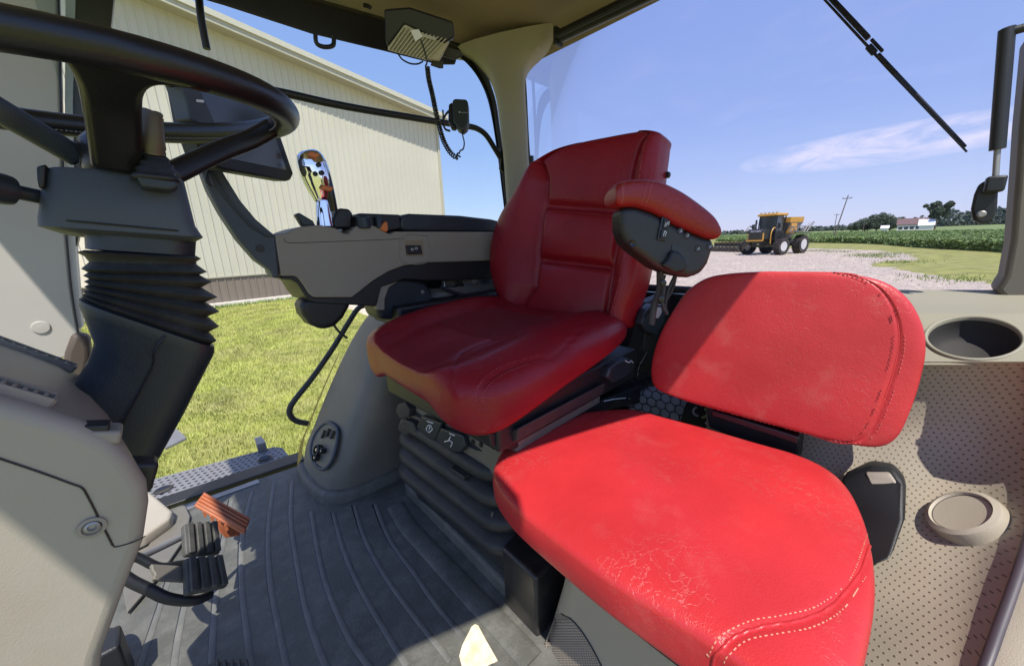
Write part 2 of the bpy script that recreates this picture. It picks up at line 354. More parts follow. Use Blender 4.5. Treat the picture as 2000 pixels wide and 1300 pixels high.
def stq(pos, px, py):
    best = None; s0 = t0 = .5; w_ = .5
    for it in range(7):
        for i in range(11):
            for j in range(11):
                s_ = min(1, max(0, s0+w_*(i-5)/5)); t_ = min(1, max(0, t0+w_*(j-5)/5)); q = proj(pos(s_, t_)); d = (q[0]-px)**2+(q[1]-py)**2
                if best is None or d < best[0]: best = (d, s_, t_)
        s0, t0 = best[1], best[2]; w_ *= .35
    return s0, t0
def grooves(pos, paths, su, tu, dens=10):
    segs = []
    for P in paths:
        q = cr([Vector(stq(pos, a, b)+(0,)) for a, b in P], dens); segs += [(p.x*su, p.y*tu) for p in q]
    def f(s, t, w_):
        x, y = s*su, t*tu; d = min((x-a)**2+(y-b)**2 for a, b in segs); return math.exp(-d/(w_*w_))
    return f
def probe(L, R, n, ff, fb, p, q):
    o, pos = quilt('probe', L, R, n, ff, fb, RED, None, p, q, 4, 4); bpy.data.objects.remove(o); return pos
THINGS = []
def thing(name, label, cat, group=None):
    o = bpy.data.objects.new(name, None); COL.objects.link(o); o.empty_display_size = .05
    o['label'] = label; o['category'] = cat
    if group: o['group'] = group
    THINGS.append(o); return o
def tag(o, label, cat, group=None):
    o['label'] = label; o['category'] = cat
    if group: o['group'] = group
    return o
def struct(o, k='structure'): o['kind'] = k; return o
def text(name, body, org, xd, yd, size, m, parent):
    cu = bpy.data.curves.new(name, 'FONT'); cu.body = body; cu.size = 1; cu.extrude = .004
    t = bpy.data.objects.new(name+'_tmp', cu); COL.objects.link(t); dg = bpy.context.evaluated_depsgraph_get(); dg.update()
    me = bpy.data.meshes.new_from_object(t.evaluated_get(dg)); bpy.data.objects.remove(t)
    xd, yd = Vector(xd).normalized(), Vector(yd).normalized(); zd = xd.cross(yd)
    for v in me.vertices: v.co = Vector(org)+(xd*v.co.x+yd*v.co.y)*size+zd*v.co.z*size
    me.materials.clear(); me.materials.append(m); o = bpy.data.objects.new(name, me); COL.objects.link(o); o.parent = parent; return o
# =================================================================== OUTSIDE
GRASS = mat('lawn', (.235, .245, .05), .9, .35, 1.2, .6, 60, dirt=(.36, .32, .14), dirt_amt=.65, dscale=.9)
GRAVEL = mat('gravel', (.46, .39, .30), .95, .28, 3.5, 1.0, 12, dirt=(.33, .29, .25), dirt_amt=.6, dscale=.35)
g = Bag(); g.box((0, 0, GZ-.5), (2500, 0, 0), (0, 2500, 0), (0, 0, .5)); struct(g.make('ground', GRASS))
def gpoly(name, pts, z, m):
    o = mesh(name, [Vector((p[0], p[1], z)) for p in pts], [tuple(range(len(pts)))], m, smooth=False); return fixn(o)
def gp(px, py): p = PZ(px, py, GZ); return (p.x, p.y)
edge = [gp(*q) for q in [(2040, 572), (1960, 557), (1880, 548), (1790, 533), (1745, 524), (1700, 517), (1740, 511), (1790, 505), (1782, 498), (1740, 492), (1680, 488), (1620, 486), (1580, 485), (1500, 484), (1405, 481)]]
edge = [(p.x, p.y) for p in cr([Vector((a, b, 0)) for a, b in edge], 6)]
jit = [(x+random.uniform(-.012, .012)*math.hypot(x, y), y+random.uniform(-.012, .012)*math.hypot(x, y)) for x, y in edge]
struct(gpoly('gravel_yard', jit+[(40, 60), (6, 19), (4.5, 4), (4, -3), (12, -9)], GZ+.006, GRAVEL))
patch = [gp(*q) for q in [(1683, 503), (1690, 499), (1705, 498), (1718, 502), (1712, 507), (1692, 508)]]
# --- grass blades near the tractor
GPOLY_ = jit+[(40, 60), (6, 19), (4.5, 4), (4, -3), (12, -9)]
def inpoly(x, y, P):
    c = False
    for (x0, y0), (x1, y1) in zip(P, P[1:]+P[:1]):
        if (y0 > y) != (y1 > y) and x < (x1-x0)*(y-y0)/(y1-y0)+x0: c = not c
    return c
def blades():
    vs, fs = [], []
    for k in range(42000):
        y = 3.2+random.random()**1.25*18; x = y*random.uniform(-.12, .50)
        if inpoly(x, y, GPOLY_): continue
        A0 = random.uniform(0, 6.3); nb = 3
        for b_ in range(nb):
            p = Vector((x+random.gauss(0, .02), y+random.gauss(0, .02), GZ)); h = random.uniform(.025, .065)*(1+.03*y); wd = random.uniform(.0025, .005)*(1+.10*y); a = A0+b_*2.1
            d = Vector((math.cos(a), math.sin(a), 0)); e = Vector((random.uniform(-1, 1), random.uniform(-1, 1), 0))*h*.55; i = len(vs)
            vs += [p-d*wd, p+d*wd, p+e+Vector((0, 0, h))]; fs.append((i, i+1, i+2))
    return vs, fs
BLADE = mat('grass_blade', (.34, .37, .08), .7, .45, 1.3, dirt=(.48, .42, .2), dirt_amt=.7, dscale=1.1)
vs, fs = blades(); o = mesh('grass', vs, fs, BLADE, smooth=False); struct(o, 'stuff'); tag(o, 'short dry green lawn grass between the cab and the metal building', 'grass')
BY = 22.5
def inpoly(x, y, P):
    c = False
    for (x0, y0), (x1, y1) in zip(P, P[1:]+P[:1]):
        if (y0 > y) != (y1 > y) and x < (x1-x0)*(y-y0)/(y1-y0)+x0: c = not c
    return c
GPOLY = jit+[(40, 60), (6, 19), (4.5, 4), (4, -3), (12, -9)]
ST_V, ST_F = [], []
rs = random.Random(11)
for k in range(9000):
    a_ = math.radians(rs.uniform(-9, 32)); d_ = 9+45*rs.random()**1.6; p = Vector((d_*math.cos(a_), d_*math.sin(a_), GZ+.01)); z_ = rs.uniform(.012, .035)*(1+d_/30)
    if not inpoly(p.x, p.y, GPOLY): continue
    i = len(ST_V); A_ = rs.uniform(0, 6.3)
    ST_V += [p+Vector((math.cos(A_+q)*z_*rs.uniform(.6, 1.3), math.sin(A_+q)*z_*rs.uniform(.6, 1.3), 0)) for q in (0, 1.6, 3.1, 4.7)]+[p+Vector((0, 0, z_*.8))]
    ST_F += [(i, i+1, i+4), (i+1, i+2, i+4), (i+2, i+3, i+4), (i+3, i, i+4)]
o = mesh('gravel_stones', ST_V, ST_F, mat('pale_stone', (.50, .44, .36), .9, .35, 4), smooth=False); struct(o, 'stuff'); tag(o, 'loose pale stones scattered over the gravel yard behind the cab', 'gravel')
WV, WF_ = [], []
for k in range(5000):
    if k < 3200: p = Vector((rs.uniform(-4, 16), BY-1.05+rs.gauss(0, .10), GZ)); h_ = rs.uniform(.06, .20)
    else:
        a_, b_ = rs.choice([(1690, 500), (1700, 498), (1712, 502), (1640, 492), (1740, 496), (1600, 490), (1760, 512), (1850, 545)]); c_ = PZ(a_, b_, GZ); p = c_+Vector((rs.gauss(0, 1.0), rs.gauss(0, .8), 0)); h_ = rs.uniform(.05, .22)
    A_ = rs.uniform(0, 6.3); d_ = Vector((math.cos(A_), math.sin(A_), 0))*.02; i = len(WV); WV += [p-d_, p+d_, p+Vector((rs.gauss(0, .05), rs.gauss(0, .05), h_))]; WF_.append((i, i+1, i+2))
o = mesh('weeds', WV, WF_, mat('weed_green', (.16, .24, .05), .8, .4, 2), smooth=False); struct(o, 'stuff'); tag(o, 'ragged weeds in the gravel and along the foot of the metal building', 'weeds')
# --- metal building
WALL = mat('cream_metal_siding', (.64, .575, .46), .55, .04, .3, dirt=(.5, .44, .33), dirt_amt=.25, dscale=.2)
WAIN = mat('taupe_metal_siding', (.17, .14, .11), .5, .06, .4)
TRIM = mat('cream_trim', (.50, .45, .34), .5, .06)
BY = 22.5; XR = 15.55
def rake(x): return 8.60+(XR-x)*.155
bld = thing('metal_building', 'large cream ribbed metal building with taupe lower band and sloping eave', 'building')
def siding(name, z0, z1, yb, m):
    vs = []; x = -22.; prof = []
    while x < XR: prof += [(x, 0), (x+.11, 0), (x+.125, -.034), (x+.165, -.034), (x+.18, 0)]; x += .31
    prof = [q for q in prof if q[0] < XR]+[(XR, 0)]
    for a, d in prof: vs += [Vector((a, yb+d, z0)), Vector((a, yb+d, z1(a)))]
    n = len(prof); return mesh(name, vs, [(2*i, 2*i+2, 2*i+3, 2*i+1) for i in range(n-1)], m, bld, smooth=False)
siding('wall', GZ+1.32, lambda a: rake(a), BY, WALL)
siding('wainscot', GZ+.12, lambda a: GZ+1.32, BY+.015, WAIN)
box('side_wall', (XR-.15, BY+15, (8.5+GZ)/2), (.1, 0, 0), (0, 14.9, 0), (0, 0, (8.5-GZ)/2), WALL, bld, 0)
box('corner_trim', (XR+.0, BY-.03, (8.58+GZ)/2), (.09, 0, 0), (0, .05, 0), (0, 0, (8.58-GZ)/2), TRIM, bld, .01)
box('wainscot_trim', ((XR-22)/2, BY-.03, GZ+1.33), ((XR+22)/2-.1, 0, 0), (0, .03, 0), (0, 0, .035), TRIM, bld, 0)
box('slab_edge', ((XR-22)/2, BY-.1, GZ+.06), ((XR+22)/2, 0, 0), (0, .3, 0), (0, 0, .07), mat('concrete', (.5, .47, .4), .9, .1, 3), bld, .01)
OH = .68
def rk(x0, y0, y1, z0, z1, nm, m):
    a, b = -22., XR+.35; P = []
    for x in (a, b):
        for y in (y0, y1):
            for z in (z0, z1): P.append(Vector((x, y, rake(x)+z)))
    o = fixn(mesh(nm, P, [(0, 1, 3, 2), (4, 6, 7, 5), (0, 4, 5, 1), (2, 3, 7, 6), (0, 2, 6, 4), (1, 5, 7, 3)], m, bld, smooth=False)); return o
rk(0, BY-OH, BY+29, .0, .05, 'soffit', mat('soffit_metal', (.42, .38, .28), .6, .05))
rk(0, BY-OH-.02, BY+29.1, .055, .30, 'roof', TRIM)
rk(0, BY-OH-.12, BY-OH-.022, -.06, .36, 'fascia', TRIM)
rk(0, BY-OH-.2, BY-OH-.122, .18, .42, 'rake_trim', mat('pale_trim', (.62, .56, .44), .4, .05))
# concrete/gravel strip along the base
struct(gpoly('building_apron', [(-20, BY-1.0), (XR+1, BY-1.0), (XR+1, BY-.42), (-20, BY-.42)], GZ+.008, mat('pale_gravel', (.5, .44, .33), .95, .2, 6, .6, 40)))
# --- crop field
def leafcloud(N, fn, size, seed=1, flat=.5):
    rnd = random.Random(seed); vs, fs = [], []
    for k in range(N):
        r = fn(rnd)
        if r is None: continue
        p, s = r; s *= size*rnd.uniform(.6, 1.3)
        a = Vector((rnd.gauss(0, 1), rnd.gauss(0, 1), rnd.gauss(0, flat))).normalized(); b = a.cross(Vector((rnd.gauss(0, 1), rnd.gauss(0, 1), rnd.gauss(0, 1)))).normalized()
        i = len(vs); vs += [p-a*s, p-b*s*.6, p+a*s, p+b*s*.6]; fs.append((i, i+1, i+2, i+3))
    return vs, fs
CROP = mat('soybean_leaf', (.15, .23, .07), .7, .5, .8, dirt=(.2, .27, .10), dirt_amt=.6, dscale=1.2)
fe = [gp(*q) for q in [(2060, 505), (1980, 494), (1900, 489), (1840, 486), (1780, 482), (1720, 477), (1660, 475), (1580, 474), (1400, 472)]]
fe = [Vector((a, b, 0)) for a, b in fe]; feC = cr(fe, 10)
def cropfn(r):
    # depth behind the near edge
    i = min(int(r.random()**.8*(len(feC)-1)), len(feC)-2); e = feC[i].lerp(feC[i+1], r.random()); u = r.random()**2.2
    d = Vector((e.x, e.y, 0)); d2 = d*(1+u*1.6); d2.x += r.uniform(-.4, .4); d2.y += r.uniform(-.4, .4); zt = GZ+1.0+.12*noise.noise(d2*.6)
    z = zt-(r.random()**1.5)*(.95 if u < .03 else .25)
    return Vector((d2.x, d2.y, z)), .8+d2.length/90
vs, fs = leafcloud(70000, cropfn, .10, 3)
o = mesh('crop_rows', vs, fs, CROP, smooth=False); struct(o, 'stuff'); tag(o, 'knee high green soybean crop beyond the mown strip behind the cab', 'crop')
top = [Vector((e.x*1.01, e.y*1.01, GZ+.72)) for e in feC]; far = [Vector((e.x, e.y, 0)).normalized()*900+Vector((0, 0, GZ+1.0)) for e in feC]; bot = [Vector((e.x*1.01, e.y*1.01, GZ)) for e in feC]
n = len(top); vs = bot+top+far; fs = [(i, i+1, n+i+1, n+i) for i in range(n-1)]+[(n+i, n+i+1, 2*n+i+1, 2*n+i) for i in range(n-1)]
o = struct(fixn(mesh('crop_field', vs, fs, mat('crop_canopy', (.16, .22, .06), .95, .3, .08, 1., .5, dirt=(.20, .25, .09), dirt_amt=.6, dscale=.025), smooth=False)))
# tree line on the horizon
TLM = mat('far_foliage', (.10, .13, .11), .9, .3, .05)
def tlfn(r):
    a = math.radians(r.uniform(-20, 26)); R = r.uniform(560, 640)
    az = math.degrees(a); h = 9+5*noise.noise(Vector((az*1.1, 0, 0)))+4*noise.noise(Vector((az*4, 3, 0)))
    if az < -3: h *= 1.55
    if az > 8: h *= .45
    if 3 < az < 8: h *= .55
    if h < 1: return None
    p = Vector((R*math.cos(a), R*math.sin(a), GZ+1+h*r.random())); return p, 1.
vs, fs = leafcloud(24000, tlfn, 1.6, 5)
o = mesh('far_woods', vs, fs, TLM, smooth=False); struct(o, 'stuff'); tag(o, 'thin dark line of woods along the far horizon', 'woods')
def tree(px, pyb, D, hgt, wid, lab, seed, n=5000):
    d = ray(px, pyb); base = C0+d*(D/math.hypot(d.x, d.y)); base.z = GZ; rnd = random.Random(seed)
    t = thing('tree', lab, 'tree', 'trees around the far farmstead')
    lobes = [(Vector((rnd.gauss(0, wid*.26), rnd.gauss(0, wid*.26), hgt*rnd.uniform(.34, .9))), wid*rnd.uniform(.10, .20)) for _ in range(30)]
    tube('trunk', [base, base+Vector((.2, 0, hgt*.35)), base+Vector((0, .3, hgt*.7))], lambda q: hgt*.03*(1-.7*q), mat('bark', (.09, .075, .06), .9), t, 8)
    def fn(r):
        c, R = r.choice(lobes); v = Vector((r.gauss(0, 1), r.gauss(0, 1), r.gauss(0, .9))).normalized()*R*r.uniform(.65, 1.08); return base+c+v, 1
    vs, fs = leafcloud(int(n*1.5), fn, hgt*.036, seed); mesh('crown', vs, fs, mat('hazed_tree_foliage', (.085, .115, .07), .8, .45, .35), t, smooth=False)  # leaf colour lightened to stand for distance haze
tree(1827, 440, 230, 12, 6, 'tall round tree standing right of the white farm buildings', 1)
tree(1712, 446, 250, 8.5, 11, 'broad low clump of trees left of the white farm buildings', 2, 7000)
tree(1738, 445, 262, 7, 7, 'mid sized tree between the broad clump and the white roof', 3)
tree(1672, 447, 270, 5.5, 6, 'small tree at the left end of the farmstead trees', 4)
tree(1690, 446, 255, 5, 4, 'low dark bushy tree beside the small one', 6)
# farmstead
fm = thing('farm_building', 'low white farm shed with long brown roof on the horizon', 'farm building')
def at(px, py, D): d = ray(px, py); p = C0+d*(D/math.hypot(d.x, d.y)); return p
FW = mat('white_siding', (.8, .8, .78), .6, .03); FR = mat('brown_roof', (.16, .10, .09), .8, .1)
a, b = at(1752, 444, 240), at(1824, 441, 240); a.z = b.z = GZ; ax = (b-a)/2; nrm = Vector((-ax.y, ax.x, 0)).normalized()
nrm = nrm if nrm.x > 0 else -nrm
def gable(nm, a, b, dep, h, rh, wm, rm, par, ov=.4):
    ax = (b-a); n_ = nrm*dep
    box(nm, (a+b)/2+n_/2+Vector((0, 0, h/2)), ax/2, n_/2, (0, 0, h/2), wm, par, 0)
    u = ax.normalized()*ov; o2 = nrm*ov; zz = Vector((0, 0, h))
    P = [a-u-o2+zz, b+u-o2+zz, b+u+n_/2+zz+Vector((0, 0, rh)), a-u+n_/2+zz+Vector((0, 0, rh)), a-u+n_+o2+zz, b+u+n_+o2+zz]
    P += [p+Vector((0, 0, .2)) for p in P]
    fixn(mesh('roof', P, [(0, 1, 2, 3), (3, 2, 5, 4), (6, 9, 8, 7), (9, 10, 11, 8), (0, 6, 7, 1), (1, 7, 8, 2), (2, 8, 11, 5), (5, 11, 10, 4), (4, 10, 9, 3), (3, 9, 6, 0)], rm, par, smooth=False))
gable('wall', a, b, 9, 3.0, 2.6, FW, FR, fm)
g = Bag()
for k in range(6):
    c = a.lerp(b, .1+.16*k)+Vector((0, 0, 1.7))-nrm*.03; g.box(c, ax.normalized()*.6, nrm*.02, (0, 0, .5))
g.each('window', mat('dark_window', (.03, .035, .04), .2), fm)
gb = thing('white_barn', 'small white gabled outbuilding in front of the brown roofed shed', 'barn')
a2, b2 = at(1795, 442, 225), at(1823, 441, 225); a2.z = b2.z = GZ; gable('wall', a2, b2, 7, 2.4, 2.4, FW, FW, gb)
sh = thing('white_shed', 'tiny white shed between the trees and the farm building', 'shed')
a3, b3 = at(1722, 445, 215), at(1734, 444.5, 215); a3.z = b3.z = GZ; gable('wall', a3, b3, 4, 1.9, 1.0, FW, FW, sh)
# utility poles
WOODP = mat('weathered_pole', (.16, .13, .11), .9, .2)
def pole(px, py0, py1, D, r, lab, lean=0):
    t = thing('utility_pole', lab, 'utility pole', 'utility poles beyond the sprayer')
    b = at(px, py0, D); b.z = GZ; tp = at(px, py1, D); hh = tp.z-GZ; L = Vector((b.y, -b.x, 0)).normalized()
    tp = b+Vector((0, 0, hh))+L*lean; tube('pole', [b, tp], lambda q: r*(1-.35*q), WOODP, t, 8, 0)
    c = b.lerp(tp, .93); box('crossarm', c, L*.75, (tp-b).normalized()*.07, L.cross(Vector((0, 0, 1)))*.06, WOODP, t, 0)
    g = Bag()
    for k in (-.65, 0, .65): g.bar(c+L*k+Vector((0, 0, .05)), c+L*k+Vector((0, 0, .28)), .05)
    g.each('insulator', PALEG, t)
pole(1630, 446, 383, 105, .12, 'tall wooden utility pole leaning right of the sprayer', 1.3)
pole(1629, 446, 417, 190, .14, 'shorter far utility pole just behind the tall leaning one', .2)
pole(1686, 446, 424, 240, .12, 'faint distant utility pole above the low farm trees', .2)
# --- three wheeled looking floater sprayer
SB = Vector((50.2, 9.6, GZ)); SH = Vector((-.95, .30, 0)).normalized(); SL = Vector((0, 0, 1)).cross(SH)  # heading, machine left
def S(f, l, z): return SB+SH*f+SL*l+Vector((0, 0, z))
def sbox(nm, f, l, z, hf, hl, hz, m, par, b=.03): return box(nm, S(f, l, z), SH*hf, SL*hl, Vector((0, 0, hz)), m, par, b)
sp = thing('crop_sprayer', 'yellow and black high clearance spreader parked on the gravel yard', 'farm vehicle')
SBLK = mat('machine_black', (.02, .021, .022), .4, .1, 2); TYR = mat('tyre_rubber', (.028, .027, .026), .85, .2, 3, dirt=(.14, .12, .1), dirt_amt=.5, dscale=2)
RIMW = mat('rim_silver', (.6, .6, .58), .4, .05, 2)
def wheel(f, l, R, W, par, rimside=1, steer=0):
    c = S(f, l, R); ax = (SL*math.cos(steer)+SH*math.sin(steer)).normalized()
    o = lathe('wheel', c, ax, [(R*.52, -W*.42), (R*.80, -W*.5), (R*.93, -W*.46), (R*.95, 0), (R*.93, W*.46), (R*.80, W*.5), (R*.52, W*.42)], TYR, par, 40, cap=False)
    g = Bag(); X = ax.orthogonal().normalized(); Y = ax.cross(X)
    for k in range(22):
        for sd in (-1, 1):
            q = 2*math.pi*(k+(.25 if sd > 0 else -.25))/22; q2 = q+.22
            p1 = c+ax*(sd*W*.5)+(X*math.cos(q)+Y*math.sin(q))*R*.93; p2 = c+ax*(sd*.02)+(X*math.cos(q2)+Y*math.sin(q2))*R*.98
            rad = (X*math.cos(q)+Y*math.sin(q)); g.box((p1+p2)/2, (p2-p1)/2, rad*.05*R, rad.cross((p2-p1).normalized())*.035*R)
    g.make('tread', TYR, o)
    rm = lathe('rim', c, ax*rimside, [(R*.56, W*.44), (R*.50, W*.43), (R*.47, W*.22), (R*.22, W*.12), (R*.2, W*.3), (R*.12, W*.34), (.001, W*.34)], RIMW, o, 28)
    g = Bag()
    for k in range(10):
        q = 2*math.pi*k/10; g.bar(c+ax*rimside*W*.2+(X*math.cos(q)+Y*math.sin(q))*R*.3, c+ax*rimside*W*.3+(X*math.cos(q)+Y*math.sin(q))*R*.3, .025)
    g.each('bolt', SBLK, rm)
wheel(1.9, 1.75, .88, .65, sp, 1, .1); wheel(1.9, -1.7, .82, .62, sp, -1, .55); wheel(-1.7, 1.75, .98, .8, sp, 1); wheel(-1.7, -1.7, .98, .8, sp, -1); 
sbox('axle', 1.9, 0, .95, .16, 1.3, .14, SBLK, sp); sbox('axle', -1.7, 0, 1.0, .2, 1.3, .2, SBLK, sp)
sbox('chassis', .2, 0, 1.35, 3.2, .42, .16, SBLK, sp)
hood = sbox('hood', 2.75, -.05, 2.15, .95, .68, .55, SBLK, sp, .12)
g = Bag()
for k in range(9): g.box(S(3.72, -.05, 1.75+.1*k), SH*.02, SL*.55, Vector((0, 0, .018)))
g.make('grille', mat('grille_dark', (.05, .05, .05), .5), sp)
g = Bag(); g.box(S(3.74, -.05, 1.55), SH*.06, SL*.8, Vector((0, 0, .07)))
for l in (-.8, .72): g.box(S(3.5, l, 1.9), SH*.05, SL*.05, Vector((0, 0, .4)))
g.make('bumper_frame', YEL, sp)
text('hood_lettering', 'AG-CHEM', S(3.76, -.48, 2.42), SL, (0, 0, 1), .24, WHITE, sp)
tube('grab_rail', [S(2.5, .95, 1.2), S(2.6, .98, 2.2), S(2.3, .98, 2.75), S(1.9, .95, 2.8)], .05, YEL, sp, 6)
cab = sbox('cab_frame', .95, 0, 2.05, .85, .95, .45, SBLK, sp, .05)
g = Bag()
for f in (1.75, .15):
    for l in (-.9, .9): g.bar(S(f, l, 2.1), S(f-.12, l*.96, 4.05), .06, 8)
g.each('cab_post', SBLK, sp)
sbox('cab_glass', .95, 0, 3.2, .74, .84, .85, mat('cab_glass_dark', (.03, .045, .05), .08, .1, 1, spec=.9), sp, .08)
sbox('cab_roof', .9, 0, 4.16, 1.0, 1.05, .13, YEL, sp, .08)
g = Bag()
for l in (-.8, -.4, 0, .4, .8): g.box(S(1.6, l, 4.36), SH*.08, SL*.1, Vector((0, 0, .06)))
g.each('work_light', PALEG, sp)
tube('exhaust', [S(2.1, -.95, 2.2), S(2.1, -.95, 3.7)], .09, SBLK, sp, 10, 0)
g = Bag()
for l in (-1.35, 1.3): g.box(S(1.9, l, 3.0), SH*.04, SL*.14, Vector((0, 0, .24))); g.bar(S(1.8, l*.7, 3.4), S(1.9, l, 3.2), .03)
g.each('mirror', SBLK, sp)
for l in (1.05,): 
    g = Bag()
    for k in range(5): g.box(S(.9, l+.1*(4-k)*.4, .7+.28*k), SH*.28, SL*.12, Vector((0, 0, .02)))
    g.bar(S(1.2, l+.2, .6), S(1.2, l, 2.4), .03); g.bar(S(.6, l+.2, .6), S(.6, l, 2.4), .03); g.make('ladder', SBLK, sp)
# hopper box behind
def frus(nm, f0, f1, l0, z0, f2, f3, l1, z1, m, par):
    P = [S(f0, -l0, z0), S(f1, -l0, z0), S(f1, l0, z0), S(f0, l0, z0), S(f2, -l1, z1), S(f3, -l1, z1), S(f3, l1, z1), S(f2, l1, z1)]
    return fixn(mesh(nm, P, [(0, 1, 2, 3), (4, 7, 6, 5), (0, 4, 5, 1), (1, 5, 6, 2), (2, 6, 7, 3), (3, 7, 4, 0)], m, par, smooth=False))
hp = frus('hopper', -2.0, -.5, .6, 1.7, -2.7, -.15, 1.25, 3.3, STEELD, sp); frus('hopper_top', -2.7, -.15, 1.25, 3.31, -2.7, -.15, 1.3, 3.85, YEL, sp)
sbox('hopper_side', -.9, 1.0, 2.7, .5, .35, .5, YEL, sp)
g = Bag()
for k in range(7): f = -.3-.38*k; g.bar(S(f, 1.28, 3.3), S(-1.2+(f+1.4)*.5, .6, 1.75), .04)
for sd in (-1, 1):
    for k in range(6): g.bar(S(.5-.6*k, sd*1.6, 2.35+.5*(k % 2)), S(-.1-.6*k, sd*1.6, 2.35+.5*((k+1) % 2)), .05)
    g.bar(S(.5, sd*1.6, 2.35), S(-3.1, sd*1.6, 2.35), .05); g.bar(S(.5, sd*1.6, 2.85), S(-3.1, sd*1.6, 2.85), .05)
    g.bar(S(-2.9, sd*1.6, 2.3), S(-3.5, sd*1.9, 3.3), .09); g.bar(S(-2.3, sd*1.6, 2.3), S(-2.9, sd*1.8, 3.2), .06); g.bar(S(-.3, -1.4, 2.3), S(1.6, -1.9, 3.1), .07)
    g.bar(S(-.3, -1.6, 2.6), S(2.2, -2.1, 2.5), .06); g.bar(S(1.6, -1.9, 3.1), S(2.2, -2.1, 2.5), .06); g.bar(S(1., -1.75, 2.85), S(1.4, -1.8, 2.5), .05)
g.make('boom', STEELD, sp)
sbox('fender', -1.7, 1.75, 2.15, .8, .4, .04, SBLK, sp); sbox('fuel_tank', -.2, .9, 1.4, .6, .3, .3, SBLK, sp, .06)
sbox('hydraulic_block', 1.0, 1.2, 1.25, .3, .2, .22, mat('rusty_orange', (.45, .2, .08), .7, .2), sp)
# planter/toolbar behind
tb = thing('row_toolbar', 'long low black and yellow row implement parked left of the sprayer', 'farm implement')
A, B = PZ(1400, 481, GZ+.0), PZ(1478, 483, GZ); A = at(1398, 470, 62); B = at(1476, 474, 56); A.z = B.z = GZ; U = (B-A).normalized(); V = Vector((-U.y, U.x, 0))
g = Bag(); g.bar(A+Vector((0, 0, 1.0)), B+Vector((0, 0, 1.0)), .13); g.bar(A+V*.8+Vector((0, 0, 1.15)), B+V*.8+Vector((0, 0, 1.15)), .1); g.make('toolbar', SBLK, tb)
Lg = (B-A).length
for k in range(10):
    c = A+U*(Lg*(k+.5)/10); g = Bag(); g.box(c+Vector((0, 0, .95)), U*.18, V*.35, (0, 0, .25)); g.bar(c+Vector((0, 0, .9)), c-V*.8+Vector((0, 0, .35)), .08); g.make('row_unit', SBLK, tb)
    lathe('gauge_wheel', c-V*.8+Vector((0, 0, .36)), U, [(.3, -.08), (.36, -.06), (.36, .06), (.3, .08)], TYR, tb, 14)
g = Bag()
for k in range(10): c = A+U*(Lg*(k+.5)/10); g.box(c+Vector((0, 0, 1.22))-V*.2, U*.22, V*.06, (0, 0, .04))
g.each('row_marker', YEL, tb)
# =================================================================== CAB SHELL
cabn = thing('cab_roof', 'brown beige headliner roof over the red seats', 'cab roof')
RZ = 1.525
ro = [(-.41, -.12), (-.25, -.09), (-.05, -.17), (-.015, -.17), (.025, -.03), (.061, -.029), (.431, -.149), (.60, -.185), (1.28, -.19), (1.28, 1.25), (-.41, 1.25)]  # unseen left edge shaped so its shadow lands across passenger seat and floor
slab('roof_shell', [Vector((x, y, RZ+.02)) for x, y in ro], (0, 0, .1), BEIGE, cabn, .01)
# headliner: soft tray shape whose rim drops round the edge
def headliner():
    vs, fs = [], []; nx, ny = 60, 60
    for i in range(nx+1):
        for j in range(ny+1):
            x = .03+1.2*i/nx; y = .0+1.21*j/ny
            e = min((1.23-x), (y+.02), (1.21-y), 9); dz = -.045*(1-sstep(0, .08, e))-.012*(1-sstep(.08, .3, e))
            vs.append(Vector((x, y, RZ+dz+.004)))
    for i in range(nx):
        for j in range(ny): a = i*(ny+1)+j; fs.append((a, a+1, a+ny+2, a+ny+1))
    return fixn(mesh('headliner', vs, fs, BEIGED, cabn))
hl = headliner()
# roof speaker / dome lamp
c = PZ(708, 18, RZ-.035); lathe('speaker_bezel', c, (0, 0, -1), [(.036, -.02), (.038, .004), (.030, .010), (.024, .006), (.012, .012), (.001, .013)], BLACK, cabn, 28)
slab('speaker_panel', [PZ(a, b, RZ-.03) for a, b in [(650, -20), (735, 15), (765, 50), (720, 40), (620, 2), (600, -20)]], (0, 0, .02), BEIGED, cabn, .006)
# side blind housing
sb = thing('blind_housing', 'long black roller blind housing above the side window', 'blind housing')
slab('housing', [PY(a, b, 1.12) for a, b in [(300, -60), (560, -12), (762, 44), (900, 96), (890, 128), (858, 128), (750, 101), (610, 68), (440, 13), (300, -28)]], (0, .05, .035), BLACK, sb, .006)
P = [(616, 68), (618, 84), (628, 91), (642, 92), (651, 88), (652, 76), (650, 70)]
tube('pull_loop', [PY(a, b, 1.11) for a, b in P], .0055, BLACK, sb, 8, 5)
# rear blind
rb = thing('rear_blind', 'black roller blind rolled up along the top of the rear window', 'roller blind')
A, B = PX(1092, 72, 1.12), PX(1300, -28, 1.12)
tube('blind_roll', [A, B], .019, BLACK, rb, 14, 0); tube('blind_hem', [A+Vector((-.02, 0, -.006)), B+Vector((-.02, 0, -.006))], .007, BLACK, rb, 8, 0)
box('end_bracket', A+Vector((0, .004, .0)), (.02, 0, 0), (0, .006, 0), (0, 0, .026), BLACK, rb, .003)
